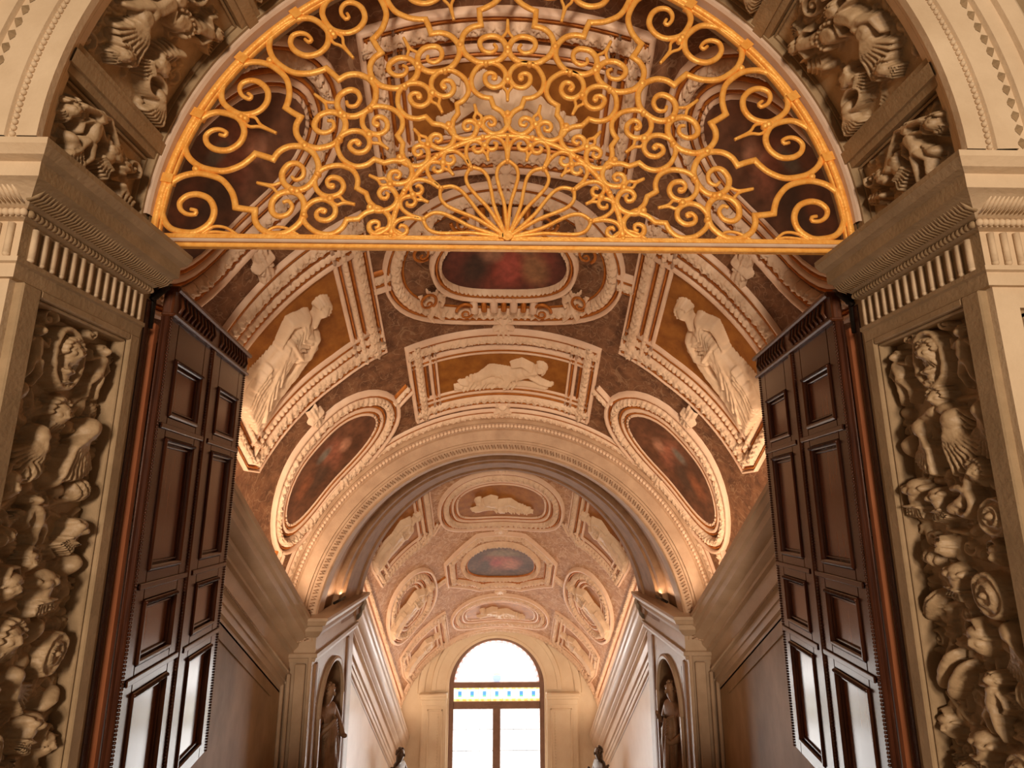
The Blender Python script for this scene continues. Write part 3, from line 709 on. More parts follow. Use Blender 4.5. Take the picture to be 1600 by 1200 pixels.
coffer(180 - 38.2, 180 - 15.3, swag(True), 42, 'large carved coffer of grapes and winged figures in the left side of the arch soffit', True)
coffer(42.8, 64.3, swag(False), 43, 'carved coffer at the upper right, above the second soffit rib', True)
coffer(180 - 64.3, 180 - 42.8, swag(True), 44, 'carved coffer at the upper left, above the second soffit rib', True)
coffer(69, 111, swag(False), 45, 'carved coffer at the crown of the arch soffit', True)

# ================================================================== GILDED GRILLE
def build_grille():
    YG = 3.0; cz = 3.21; RG = 1.975
    root = thing('lunette_grille', 'gilded wrought iron fanlight grille of scrolls filling the arch', 'grille', (0.0, YG, cz))
    def bar(path, name, hw=.0165, dp=.012, parent=root, taper=None):
        p = np.array(path, float)
        N = normals(p, False); n = len(p); P = []
        for i in range(n):
            w = hw if taper is None else hw * taper(i / (n - 1))
            x, z = p[i]; nx, nz = N[i]
            P.append([(x + nx * w * c, s_ * dp * min(1, w / hw + .2), z + nz * w * c) for c, s_ in ((1, .45), (.45, 1), (-.45, 1), (-1, .45), (-1, -.45), (-.45, -1), (.45, -1), (1, -.45))])
        mb = MB(); mb.grid(P, closed_v=True); mb.f += [tuple(range(8)), tuple((n - 1) * 8 + j for j in range(8))[::-1]]
        return mb
    def rot(p, ang):
        c, s_ = math.cos(ang), math.sin(ang); return [(u * c - v * s_, u * s_ + v * c) for u, v in p]
    S1 = [(1.789,.186),(1.758,.179),(1.759,.156),(1.804,.156),(1.842,.184),(1.852,.230),(1.816,.270),(1.755,.279),(1.688,.248),(1.655,.177),(1.672,.102),(1.738,.049),(1.810,.045),(1.887,.070),(1.935,.135),(1.952,.224),(1.935,.321),(1.875,.385),(1.788,.412),(1.707,.402),(1.632,.371),(1.574,.305),(1.548,.244),(1.538,.200,1),(1.481,.191),(1.427,.186,1),(1.423,.128),(1.391,.076),(1.334,.044),(1.280,.040),(1.226,.058),(1.166,.119),(1.153,.204),(1.172,.266),(1.221,.301),(1.289,.294),(1.334,.244),(1.331,.177),(1.292,.149),(1.242,.163),(1.220,.209),(1.245,.244),(1.277,.235)]
    S1 = [(p[0], p[1] - .03) + tuple(p[2:]) for p in S1]
    S2 = [(1.065,.118),(1.044,.119),(1.042,.105),(1.067,.103),(1.085,.133),(1.067,.164),(1.016,.162),(.984,.122),(.995,.073),(1.039,.045),(1.089,.045),(1.135,.078),(1.158,.140),(1.133,.202),(1.064,.243),(1.003,.247),(.953,.228),(.918,.183),(.908,.131,1),(.873,.120),(.848,.112,1),(.817,.067),(.780,.042)]
    S2 = [(p[0], p[1] - .03) + tuple(p[2:]) for p in S2]
    sm = [(.744,.144),(.693,.115),(.666,.074),(.667,.028),(.704,-.007),(.745,-.019),(.776,.003),(.779,.040),(.754,.058),(.728,.050),(.728,.024),(.748,.018)]
    st = PI / 14; e = complex(math.cos(st), math.sin(st))
    for u, v in sm:
        q = complex(u, v + .036).conjugate() * e; S2.append((q.real, q.imag))
    LY = [(.478,.104),(.545,.118),(.607,.108),(.638,.082),(.645,.05),(.625,.022),(.596,.009),(.567,.030),(.572,.060),(.600,.070),(.610,.052)]
    As = [PI / 2 + (2 * k + 1) * st for k in range(-4, 4)]      # 0 ... 180 deg
    Bs = [PI / 2 + 2 * k * st for k in range(-3, 4)]
    tp = lambda t: .62 + .38 * min(1, t * 8)
    jit = [0]
    def emit(pts, ang, sg, name, hw, tapered=True):
        q = [(p[0], sg * p[1]) + tuple(p[2:]) for p in pts]
        c = catmull(q, .011); c = np.array(rot(c, ang))
        if sg < 0: pass
        jit[0] += 1; m = bar(c, name, hw, .0105 + .0007 * (jit[0] % 5), taper=(lambda t: .55 + .45 * min(1, t * 9, (1 - t) * 12)) if tapered else None)
        m.build(name, M['grille'], root, True)
    for A in As:
        for sg in (1, -1):
            if A < .01 and sg < 0: continue
            if A > PI - .01 and sg > 0: continue
            emit(S1, A, sg, 'large_scroll', .0175); emit(LY, A, sg, 'lyre_scroll', .0115)
    for B in Bs:
        for sg in (1, -1): emit(S2, B, sg, 'medium_scroll', .015)
    # petals
    for B in Bs:
        for sg in (1, -1):
            emit([(.03, 0), (.12, .008), (.22, .020), (.31, .045), (.39, .062), (.445, .052), (.478, .02), (.49, 0)], B, sg, 'petal_bar', .0105, False)
        emit([(.485, 0), (.54, 0)], B, 1, 'petal_stem', .012, False) if abs(B - PI / 2) > .1 else emit([(.485, 0), (.655, 0)], B, 1, 'petal_stem', .013, False)
    # darts
    def dart(u0, u1, ang, wd, name='spear_dart'):
        s = 1 if u1 > u0 else -1; Ln = abs(u1 - u0); mb = MB()
        for sg in (1, -1):
            c = catmull([(u0, 0), (u0 + s * Ln * .16, sg * wd * .75), (u0 + s * Ln * .34, sg * wd), (u0 + s * Ln * .56, sg * wd * .2), (u0 + s * Ln, 0)], .01)
            m = bar(np.array(rot(c, ang)), name, .009, .008 + .0012 * sg); k = len(mb.v); mb.v += m.v; mb.f += [tuple(i + k for i in f) for f in m.f]
        mb.build(name, M['grille'], root, True)
    for A in As:
        if .01 < A < PI - .01:
            dart(1.74, 1.50, A, .032); dart(.755, .885, A, .022); dart(.60, .50, A, .016)
    for B in Bs: dart(1.27, 1.47, B, .032); dart(1.035, .89, B, .026)
    # clamps
    mb = MB()
    def clamp(r, ang, s=.021):
        x, z = r * math.cos(ang), r * math.sin(ang); mb = MB(); mb.sphere((x, 0, z), (s * 1.1, .024, s * 1.1), 10, 8); mb.build('clamp_collar', M['grille'], root, True)
    for A in As:
        for r in (1.708, 1.735, 1.307, .748, .60):
            if A < .01 or A > PI - .01: continue
            clamp(r, A)
        clamp(.655, A, .016)
    for B in Bs:
        for r in (1.83, 1.23, 1.26, 1.035, .80): clamp(r, B)
        clamp(.487, B, .014)
        for d in (-.115, .115): clamp(1.155, B + d, .018)
    # inner ring, outer arch, crossbar
    c = [(.655 * math.cos(a), .655 * math.sin(a)) for a in np.linspace(.02, PI - .02, 80)]; bar(c, 'r', .015).build('inner_ring', M['grille'], root, True)
    c = [(RG * math.cos(a), RG * math.sin(a)) for a in np.linspace(0.0, PI, 140)]
    mb = bar(c, 'r', .020, .018); m2 = bar([(x * .982, z * .982) for x, z in c], 'r', .0075, .014); k = len(mb.v); mb.v += m2.v; mb.f += [tuple(i + k for i in f) for f in m2.f]
    mb.build('arched_frame', M['grille'], root, True)
    mb = MB()
    for k in range(1, 14):
        a = PI * k / 14 + .05; mb = MB(); P = []
        for t in (-.014, .014):
            P.append([((RG + d) * math.cos(a + t), e, (RG + d) * math.sin(a + t)) for d, e in ((-.045, -.024), (.024, -.024), (.024, .024), (-.045, .024))])
        mb.grid(P, closed_v=True); mb.f += [(0, 1, 2, 3), (7, 6, 5, 4)]; mb.build('frame_lug', M['grille'], root)
    mb = MB(); mb.box(-1.975, 1.975, -.016, .016, -.026, .004, .004); mb.build('crossbar', M['grille'], root)
    mb = MB(); mb.box(-1.93, 1.93, -.03, .02, -.05, -.030, .006); mb.build('pale_ledge_bar', M['rim'], root)
    mb = MB(); mb.box(-1.96, 1.96, -.02, .02, -.078, -.052, .005); mb.build('lower_bar', M['grille'], root)
    mb = MB(); mb.tube([(0, -.035, -.0), (0, .03, -.0)], .03, 14); mb.box(-.05, -.02, -.035, -.01, -.015, .02, .003); mb.build('hub', M['grille'], root)
    # little leaves on the bar
    for x in (-1.62, -1.28, -.68, .68, 1.28, 1.62):
        mb = MB()
        for sg in (-1, 1):
            c = catmull([(x - .09, .006), (x - .03, .02 if sg < 0 else .05), (x + .04, .015 if sg < 0 else .045), (x + .11, .004)], .01); m = bar(c, 'l', .008, .007 + .0012 * sg); k = len(mb.v); mb.v += m.v; mb.f += [tuple(i + k for i in f) for f in m.f]
        mb.build('bar_leaf', M['grille'], root, True)
build_grille()

# ================================================================== DOORS
def door_leaf(sx, num, nm):
    root = structure('door_%d' % num, 'dark walnut double-fold door leaf, open on the %s' % nm)
    xo = 0.0       # the leaf is built along local y from its hinge, face towards the passage
    root.location = (sx * 1.93, 3.18, 0); root.rotation_euler = (0, 0, -sx * 8 * D2R)
    def face(a, b, z0, z1, d0, d1, mb, bev=.006):   # box protruding from depth d0 to d1 towards the passage
        mb.box(sx * (xo - d1), sx * (xo - d0), a, b, z0, z1, bev)
    rows = [(2.235, 2.575), (1.385, 2.115), (.905, 1.235), (.10, .775)]
    for (ya, yb, pa, pb, hd) in ((0.0, .725, .14, .585, 'near'), (.745, 1.50, .905, 1.35, 'far')):
        mb = MB()
        face(ya, yb, .02, 2.80, -.048, -.03, mb)                    # core board
        face(ya, pa, .02, 2.80, -.03, 0, mb); face(pb, yb, .02, 2.80, -.03, 0, mb)
        zs = [.02] + [z for r in rows[::-1] for z in r] + [2.80]
        for k in range(0, len(zs), 2): face(pa, pb, zs[k], zs[k + 1], -.03, 0, mb)
        for k in range(0, len(rows) - 1):                           # projecting ledge between panels
            zm = (rows[k][0] + rows[k + 1][1]) / 2; face(ya + .05, yb - .02, zm - .016, zm + .016, 0, .014, mb, .004)
        o = mb.build('stiles_and_rails', M['wood'], root)
        for (z0, z1) in rows:
            mb = MB()
            for (a, b, c, d) in ((pa, pb, z1 - .028, z1), (pa, pb, z0, z0 + .028), (pa, pa + .026, z0, z1), (pb - .026, pb, z0, z1)):
                face(a, b, c, d, -.03, .014, mb, .009)
            for (a, b, c, d) in ((pa + .03, pb - .03, z1 - .05, z1 - .036), (pa + .03, pb - .03, z0 + .036, z0 + .05), (pa + .03, pa + .042, z0 + .03, z1 - .03), (pb - .042, pb - .03, z0 + .03, z1 - .03)):
                face(a, b, c, d, -.03, -.008, mb, .004)
            fr = mb.build('panel_moulding', M['wood'], root)
            mb = MB(); face(pa + .02, pb - .02, z0 + .02, z1 - .02, -.035, -.022, mb); mb.build('raised_panel', M['wood_panel'], fr)
            mb = MB(); n = int((pb - pa) / .018)
            for k in range(n): y = pa + .012 + k * .018; mb.sphere((sx * (xo - .016), y, z1 - .014), (.009, .0072, .010), 8, 6)
            mb.build('bead_row', M['wood'], fr, True)
        mb = MB()
        for yy in (ya + .018, yb - .018):
            for k in range(150): mb.sphere((sx * (xo - .004), yy, .03 + .0185 * k), (.008, .008, .0085), 6, 4)
        mb.build('carved_edge_beads', M['wood'], root, True)
    mb = MB(); face(0, 1.51, 2.80, 2.965, -.048, .012, mb, .01); face(-.005, 1.52, 2.945, 2.98, -.048, .04, mb, .01); face(-.005, 1.52, 2.795, 2.82, -.048, .028, mb, .01)
    mb.build('header_board', M['wood_red'], root)
    mb = MB()
    for (ya, yb) in ((.06, .69), (.79, 1.46)):
        n = 10
        for k in range(n):
            y = ya + (yb - ya) * (k + .5) / n; mb.tube([(sx * (xo - .018), y - .02, 2.835), (sx * (xo - .024), y + .012, 2.88), (sx * (xo - .018), y - .012, 2.945)], [.006, .011, .005], 6)
    mb.build('carved_frieze', M['wood_red'], root, True)
    mb = MB(); face(.71, .762, .02, 2.80, -.045, .016, mb, .01); mb.build('meeting_astragal', M['wood'], root)
    # door post behind the pilaster, with its iron top bolt
    root = structure('trim_%d' % (14 + num), 'reddish wooden door post with an iron pivot on the %s' % nm)
    mb = MB(); mb.box(sx * 1.975, sx * 2.06, 3.125, 3.175, .02, 2.74, .01); mb.build('door_post', M['wood_post'], root)
    mb = MB(); mb.box(sx * 1.995, sx * 2.02, 3.06, 3.12, .02, 2.86, .008); mb.build('door_stop', M['wood'], root)
    mb = MB(); mb.tube([(sx * 1.99, 3.09, 2.86), (sx * 1.95, 3.14, 2.95), (sx * 1.97, 3.21, 2.99), (sx * 2.0, 3.24, 2.93)], [.016, .02, .016, .012], 8); mb.sphere((sx * 1.985, 3.11, 2.89), .024, 10, 8); mb.tube([(sx * 2.0, 3.12, 2.7), (sx * 2.0, 3.12, 3.0)], .018, 8)
    mb.build('iron_pivot', M['iron'], root, True)
door_leaf(-1, 1, 'left'); door_leaf(1, 2, 'right')

# ================================================================== FIRST FLIGHT: walls, cornices, vault
z1tip = lambda y: 0.5 - .62 * (y - 7.15)
C1 = [(2.72, .02), (2.215, .02), (2.20, 0.0), (2.20, -.05), (2.215, -.06), (2.225, -.12), (2.25, -.14), (2.26, -.20), (2.30, -.25), (2.335, -.265), (2.34, -.30), (2.375, -.335), (2.39, -.345), (2.39, -.375), (2.43, -.385),
      (2.435, -.40), (2.435, -.56), (2.42, -.565), (2.42, -.585), (2.45, -.60), (2.455, -.66), (2.47, -.665), (2.475, -.73), (2.50, -.75), (2.50, -.80)]
V1A, V1B = 3.14, 7.2
mb = MB(); P = []
for i in range(61):
    a = (-82 + 164 * i / 60) * D2R * V1.R; P.append([V1.P(a, V1A + (V1B - V1A) * j / 20, 0) for j in range(21)])
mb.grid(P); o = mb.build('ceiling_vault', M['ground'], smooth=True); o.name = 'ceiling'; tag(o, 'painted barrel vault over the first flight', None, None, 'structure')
for sx, nm in ((-1, 'left'), (1, 'right')):
    side_profile_extrude('trim_%d' % (8 if sx < 0 else 9), C1, 3.14, 7.2, z1tip, sx, M['cornice'], 'sloping marble cornice on the %s wall of the first flight' % nm)
    mb = MB(); n = 150
    for i in range(n):
        y = 3.2 + (7.15 - 3.2) * i / n; z = z1tip(y) - .575; mb.sphere((sx * 2.418, y, z), (.012, .012, .014), 6, 4)
    o = mb.build('bead_row', M['cornice'], bpy.data.objects['trim_%d' % (8 if sx < 0 else 9)], True)
    mb = MB(); ys = np.linspace(3.14, 7.2, 20); mb.grid([[(sx * 2.5, y, z1tip(y) - .78), (sx * 2.5, y, -2.9)] for y in ys])
    for (ya, yb) in ((3.3, 5.2), (5.35, 6.85)):      # flat marble panel borders
        for k in range(8):
            y0 = ya + (yb - ya) * k / 8; y1 = ya + (yb - ya) * (k + 1) / 8
            q = [(sx * x, y, z1tip(y) + z) for (x, z) in ((2.5, -.90), (2.488, -.90), (2.488, -.93), (2.5, -.93)) for y in (y0, y1)]
            mb.add(q, [(2, 3, 5, 4), (0, 1, 3, 2), (4, 5, 7, 6)])
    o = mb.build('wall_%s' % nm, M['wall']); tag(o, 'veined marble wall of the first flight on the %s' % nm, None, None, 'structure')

ROOT1 = lambda a, y: V1.P(a, y, 0)
B_A = [('p', .05, .05), ('g', .02, .045), ('l', .11, .05), ('g', .018, .03), ('r', .03, 0), ('p', .045, .035), ('g', .018, .04), ('p', .035, .03)]
B_C = [('p', .028, .045), ('g', .018, .05), ('l', .13, .055), ('g', .022, .04), ('e', .075, .035), ('g', .02, .04), ('p', .055, .04)]
B_D = [('p', .055, .05), ('g', .018, .04), ('l', .10, .05), ('r', .02, 0), ('g', .015, .03), ('p', .05, .03), ('g', .015, .03), ('p', .04, .022)]
B_B = [('p', .04, .05), ('g', .02, .045), ('l', .13, .055), ('g', .018, .03)]
def panel(V, path, bands, name, label, cat, cy, ca, sc=1.0, ground='gold_ground', blobs=None, base=(.12, .06, .03), seed=0, fieldname='gilded_field', group=None):
    root = thing(name, label, cat, V.P(ca, cy, 0), group or ('stucco framed panels of the first vault' if V is V1 else 'stucco framed panels of the far vault'))
    off = frame(V, path, True, bands, root, sc)
    inner = inset(path, off - .004)
    field(V, inner, M['fresco'] if blobs is not None else M[ground], root, 'painted_field' if blobs is not None else fieldname, .012, blobs, base, seed)
    return root
def figure_on(V, R, root, a0, y0, rot=0.0, flipx=False, name='stucco_figure', m='figure', hs=1.0, lift=.012, sc=1.0):
    """R drawn with x to the right and y up (head); placed with centre at (a0,y0) and up direction rotated by rot in the (a, b) plane"""
    c, s_ = math.cos(rot), math.sin(rot)
    def P(U, Vv, H):
        u = (U - R.w / 2) * (-sc if flipx else sc); v = (Vv - R.h / 2) * sc
        a = a0 + u * c - v * s_; b = y0 * V.k + u * s_ + v * c
        return V.P(a, b / V.k, lift + H * hs)
    return R.mesh(name, P, M[m], root, cull=True, org=root.location, flip=not flipx)

def reclining(seed=0):
    R = Relief(1.12, .46, .007, seed); rn = random.Random(seed)
    R.stroke([(.60, .20), (.72, .22), (.84, .27)], .085, .080, .06, .01)               # torso
    R.ell(.80, .29, .06, .05, .3, .02, .06); R.ell(.72, .25, .07, .05, .2, .018, .06); R.ell(.62, .19, .095, .085, .1, .065, .01)
    R.head(.945, .34, .062, -1.1, .06, .02, False, False)
    R.stroke([(.86, .29), (.91, .31)], .034, .03, .06, .02)
    R.stroke([(.84, .34), (.74, .40), (.64, .36)], .032, .020, .05, .04); R.stroke([(.85, .21), (.95, .14), (1.04, .12)], .034, .020, .05, .02)
    for k in range(4): R.stroke([(1.03, .12), (1.08, .105 + .012 * k)], .008, .006, .03, .02)
    R.stroke([(.58, .22), (.42, .27), (.30, .18), (.14, .12)], .075, .032, .06, .02)      # upper leg, bent
    R.stroke([(.58, .16), (.40, .12), (.20, .09), (.08, .07)], .07, .030, .055, .01)
    R.stroke([(.14, .12), (.07, .14)], .026, .018, .05, .02); R.stroke([(.08, .07), (.02, .09)], .026, .018, .05, .01)
    for k in range(13):                                                                    # drapery across hips and under the body
        x = .10 + .045 * k; R.stroke([(x, .03 + .01 * math.sin(k)), (x + .06, .10 + .03 * math.sin(k * 1.7)), (x + .05, .17 + .03 * math.sin(k))], .014, .009, .022, .035 + .02 * rn.random())
    for k in range(5): R.stroke([(.50 + .02 * k, .08), (.56 + .015 * k, .17), (.52 + .02 * k, .27)], .014, .010, .02, .072)
    R.stroke([(.0, .05), (.2, .03), (.5, .04), (.8, .06), (1.0, .05)], .035, .04, .035)
    R.smooth(1); R.rough(.005, seed); return R
def standing(seed=0, female=True):
    R = Relief(.56, 1.16, .0075, seed); rn = random.Random(seed)
    for k in range(11):                                                                    # robe: long hanging folds over the legs
        t = k / 10; x0 = .155 + .19 * t; x1 = .05 + .43 * t; b = .058 * math.sin(PI * (t * .9 + .05))
        R.stroke([(x0, .66), (x0 + (x1 - x0) * .45 + .015 * math.sin(k * 2.1), .42), (x1 + .01 * math.sin(k), .20), (x1 + .012, .035)], .034, .030, .036, b)
    R.stroke([(.21, .62), (.18, .42), (.14, .22)], .075, .05, .05, .05)                # advancing knee
    for k in range(4): R.stroke([(.15 + .012 * k, .62 - .03 * k), (.24 + .015 * k, .50 - .08 * k), (.36 + .02 * k, .40 - .10 * k)], .016, .010, .018, .085)
    for k in range(3): R.stroke([(.12 + .03 * k, .40 - .03 * k), (.10 + .03 * k, .20), (.12 + .04 * k, .05)], .016, .012, .016, .085)
    R.ell(.245, .78, .115, .15, .05, .07, .01); R.ell(.20, .83, .055, .05, 0, .03, .06); R.ell(.29, .83, .055, .05, 0, .03, .06)
    for k in range(6): R.stroke([(.15, .86 - .035 * k), (.235, .80 - .045 * k), (.335, .87 - .04 * k)], .010, .009, .016, .078)
    R.stroke([(.15, .66), (.34, .68)], .022, .022, .05, .06)
    R.ell(.135, .88, .055, .06, 0, .06, .015); R.ell(.345, .89, .055, .06, 0, .06, .015)
    R.stroke([(.345, .88), (.43, .76), (.36, .66), (.26, .70)], .048, .026, .045, .05); R.stroke([(.13, .87), (.05, .75), (.10, .62)], .046, .026, .045, .04)
    for k in range(4): R.stroke([(.10, .62), (.10 + .012 * k, .565)], .008, .007, .03, .04); R.stroke([(.26, .70), (.215, .70 + .012 * k)], .008, .007, .03, .06)
    for k in range(5): R.stroke([(.38 + .018 * k, .86), (.45 + .014 * k, .60), (.41 + .022 * k, .32), (.46 + .012 * k, .10)], .022, .016, .03, .03)
    R.stroke([(.225, .92), (.20, .98)], .040, .034, .06, .02)
    R.head(.185, 1.04, .074, .35, .06, .025, False, False)
    R.smooth(1); R.rough(.005, seed); return R

# central ovals / rectangles of vault 1
def leaf_boss(V, a, y, s, label, rot=0.0, group=None, knot=False):
    root = thing('stucco_boss', label, 'stucco ornament', V.P(a, y, 0), group or 'stucco bosses between the ceiling panels')
    R = Relief(s, s * 1.35, s / 26, int(abs(a * 100) + y * 10))
    if knot:
        R.stroke([(s * .5, s * .08), (s * .5, s * 1.27)], s * .30, s * .30, .035)
        for q in (-1, 0, 1): R.stroke([(s * (.5 + .2 * q), s * .1), (s * (.5 + .13 * q), s * .67), (s * (.5 + .2 * q), s * 1.25)], s * .10, s * .10, .022, .028)
        for q in (-1, 1): R.scroll(s * (.5 + .26 * q), s * .67, s * .19, PI / 2, 1.1, s * .055, .04, .03, q)
        R.stroke([(s * .15, s * .67), (s * .85, s * .67)], s * .10, s * .10, .03, .04)
        for q in (-1, 1): R.leaf(s * .5, s * (.67 + .1 * q), q * PI / 2, s * .5, .03, .04)
    else:
        for k in range(5): an = -PI / 2 + (k - 2) * .5; R.stroke([(s / 2, s * .95), (s / 2 + s * .62 * math.cos(an) * .8, s * .95 + s * .85 * math.sin(an))], s * .15, s * .08, .075)
        R.ell(s / 2, s * 1.08, s * .28, s * .16, 0, .08); R.scroll(s * .2, s * 1.1, s * .17, 0, 1.2, s * .05, .05); R.scroll(s * .8, s * 1.1, s * .17, PI, 1.2, s * .05, .05, 0, -1)
    R.rough(.008, 3)
    figure_on(V, R, root, a, y, rot, name='leaf_ornament', m='stucco', lift=.004)
def strap(V, a0, y0, a1, y1, label, group, w=.12):
    root = thing('stucco_strap', label, 'stucco ornament', V.P((a0 + a1) / 2, (y0 + y1) / 2, 0), group or 'stucco straps linking the ceiling panels')
    b0, b1 = y0 * V.k, y1 * V.k; d = np.array([a1 - a0, b1 - b0]); n = np.array([-d[1], d[0]]) / np.linalg.norm(d) * w / 2
    p = [(a0 - n[0], b0 - n[1]), (a1 - n[0], b1 - n[1])]
    frame(V, p, False, [('p', w * .3, .05), ('g', w * .12, .045), ('l', w * .43, .045), ('g', w * .12, .04)], root)

DARKRED = (.16, .028, .012)
yB = 5.18
for (y0, y1, wh, sd) in ((5.93, 6.96, 'between the central oval and the landing arch', 3), (3.40, 4.43, 'behind the upper part of the gilded grille', 4)):
    r_ = panel(V1, rect_path(-1.09, 1.09, y0, y1, V1), B_A, 'ceiling_panel', 'stucco framed rectangle with a reclining white figure, ' + wh, 'ceiling panel', (y0 + y1) / 2, 0)
    figure_on(V1, reclining(sd), r_, 0.02, (y0 + y1) / 2 + .02, PI, name='reclining_figure', flipx=(sd == 3), sc=1.08)
r_ = panel(V1, ellipse_path(0, yB, 1.2, .67, V1, 56, .92), B_B, 'ceiling_panel', 'large central oval with gilded scrolls round a dark red painting', 'ceiling panel', yB, 0, ground='ground')
pic = ellipse_path(0, yB, .62, .29, V1, 40, .85)
frame(V1, inset(pic, -.115), True, [('p', .05, .09), ('g', .02, .10), ('e', .045, .07)], r_)
field(V1, pic, M['fresco'], r_, 'painted_scene', .03, [(0, 0, .5, .34, 0, (.20, .035, .02)), (-.28, .06, .16, .24, .3, (.05, .02, .012)), (.3, .08, .14, .2, -.3, (.28, .13, .06)), (.05, .1, .12, .2, .2, (.36, .07, .05)), (-.12, -.1, .12, .12, 0, (.34, .16, .10)), (.2, -.18, .14, .1, 0, (.25, .14, .08))], (.10, .025, .015), 2)
# cuffs and gilded volutes of the cartouche
def volute(V, a, y, s, sg, root, rot=0):
    mb = MB(root.location); pts = []; rs = []
    for k in range(40):
        f = k / 39; an = rot + sg * (f * 3.1 * PI); r = s * (1 - .85 * f)
        pts.append(V.Q(a + r * math.cos(an), y * V.k + r * math.sin(an), .09 + .05 * f)); rs.append(s * .17 * (1 - .5 * f))
    mb.tube(pts, rs, 8); mb.build('gilded_volute', M['gilt_line'], root, True)
for sgy in (1, -1):
    for sga in (1, -1):
        volute(V1, sga * .40, yB + sgy * .43, .105, -sga * sgy, r_, PI / 2 * (1 - sga) + 0); volute(V1, sga * .80, yB + sgy * .24, .10, sga * sgy, r_, 1.0)
    for k in range(-3, 4):
        a = k * .105; mb = MB(r_.location); pts = [V1.Q(a - .0, (yB + sgy * .375) * V1.k, .03), V1.Q(a, (yB + sgy * .425) * V1.k, .12), V1.Q(a, (yB + sgy * .48) * V1.k, .03)]
        mb.tube(pts, .042 if k % 2 else .03, 8); mb.build('strap_cuff', M['stucco_plain'] if k % 2 else M['gilt_line'], r_, True)
for sga in (1, -1):
    for sgy in (1, -1):
        R = Relief(.36, .42, .012, 7); R.putto(.18, .22, .36, 0, .08); R.rough(.006, 7)
        figure_on(V1, R, r_, sga * .72, yB + sgy * .36, 0 if sgy < 0 else PI, flipx=sga > 0, name='stucco_putto', m='stucco', lift=.02)
# standing figure panels
for sx, nm in ((-1, 'left'), (1, 'right')):
    a0, a1 = 28.2 * D2R * 2.6, 71.5 * D2R * 2.6
    p = rect_path(a0, a1, 4.50, 5.86, V1)
    # chamfered lower corners towards the wall
    b0, b1 = 4.50 * V1.k, 5.86 * V1.k
    p = [(a0, b0), (a1 - .15, b0), (a1, b0 + .30), (a1, b1 - .34), (a1 - .12, b1 - .12), (a0 + .6, b1), (a0, b1)]
    if sx < 0: p = [(-a, b) for a, b in p][::-1]
    r_ = panel(V1, p, B_C, 'ceiling_panel', 'hexagonal stucco panel with a standing draped figure on gold, %s side of the first vault' % nm, 'ceiling panel', 5.18, sx * (a0 + a1) / 2)
    R = standing(20 + sx)
    figure_on(V1, R, r_, sx * 52.0 * D2R * 2.6, 5.17, (-PI / 2 if sx > 0 else PI / 2) + PI + (0.1 * sx), flipx=(sx < 0), name='draped_figure', hs=1.3, sc=1.12)
# side ovals with paintings
for (yc, wh, sd) in ((6.64, 'beside the landing arch', 5), (3.72, 'high behind the grille', 8)):
    for sx, nm in ((-1, 'left'), (1, 'right')):
        a0, a1 = 27.5 * D2R * 2.6, 74.5 * D2R * 2.6
        p = stadium_path(a0, a1, yc - .56, yc + .55, V1, 18, 1.35)
        if sx < 0: p = [(-a, b) for a, b in p][::-1]
        bl = [(-sx * .12, -.02, .16, .22, .2, (.34, .12, .07)), (-sx * .3, .0, .08, .09, 0, (.50, .24, .15)), (sx * .15, .05, .25, .14, .3, (.10, .05, .03)), (sx * .35, -.05, .18, .1, 0, (.26, .09, .04)), (-sx * .02, -.14, .12, .06, 0, (.20, .17, .14))]
        r_ = panel(V1, p, B_D, 'ceiling_panel', 'long stucco oval with a dark painting, %s side, %s' % (nm, wh), 'ceiling panel', yc, sx * (a0 + a1) / 2, blobs=bl, base=(.15, .06, .03), seed=sd + sx)
    # links
for (ys, wh) in ((yB + .71, 'below the central oval'), (yB - .71, 'above the central oval'), (7.04, 'at the crown of the landing arch')):
    leaf_boss(V1, 0, ys, .24, 'leafy stucco boss ' + wh, rot=PI)
for sx, nm in ((-1, 'left'), (1, 'right')):
    strap(V1, sx * 1.09, 6.44, sx * 1.30, 6.56, 'short stucco strap joining the near rectangle and the %s oval' % nm, None, .15)
    strap(V1, sx * 1.13, 5.16, sx * 1.30, 5.14, 'short stucco strap joining the central oval and the %s figure panel' % nm, None, .2)
    leaf_boss(V1, sx * 49.5 * D2R * 2.6, 5.985, .23, 'knotted stucco boss between the %s figure panel and the lower oval' % nm, rot=sx * .12, knot=True)
    leaf_boss(V1, sx * 47.5 * D2R * 2.6, 7.14, .22, 'knotted stucco boss where the %s oval meets the landing arch' % nm, rot=0, knot=True)
    leaf_boss(V1, sx * 49.5 * D2R * 2.6, 4.38, .24, 'knotted stucco boss above the %s figure panel' % nm, rot=0, knot=True)
    strap(V1, sx * 73.5 * D2R * 2.6, 6.75, sx * 84 * D2R * 2.6, 6.75, 'stucco strap from the lower %s oval down to the cornice' % nm, None, .2)
# border mouldings of vault 1 along the arch
root = thing('ceiling_border', 'carved and gilded stucco band along the edge of the landing arch', 'moulding', (0, 7.1, 2.8))
aa = np.linspace(-80, 80, 90) * D2R * 2.6
frame(V1, [(a, 7.03 * V1.k) for a in aa], False, [('p', .04, .03), ('g', .015, .03), ('l', .08, .035), ('g', .015, .03)], root)
for sx, nm in ((-1, 'left'), (1, 'right')):
    root = thing('ceiling_border', 'carved stucco band above the %s cornice of the first flight' % nm, 'moulding', (sx * 2.5, 5, 1.6))
    p = [(sx * 76 * D2R * 2.6, 3.2 * V1.k), (sx * 76 * D2R * 2.6, 6.2 * V1.k)]
    if sx > 0: p = p[::-1]
    frame(V1, p, False, [('p', .04, .03), ('g', .015, .03), ('l', .09, .04), ('g', .015, .03), ('p', .05, .03)], root)

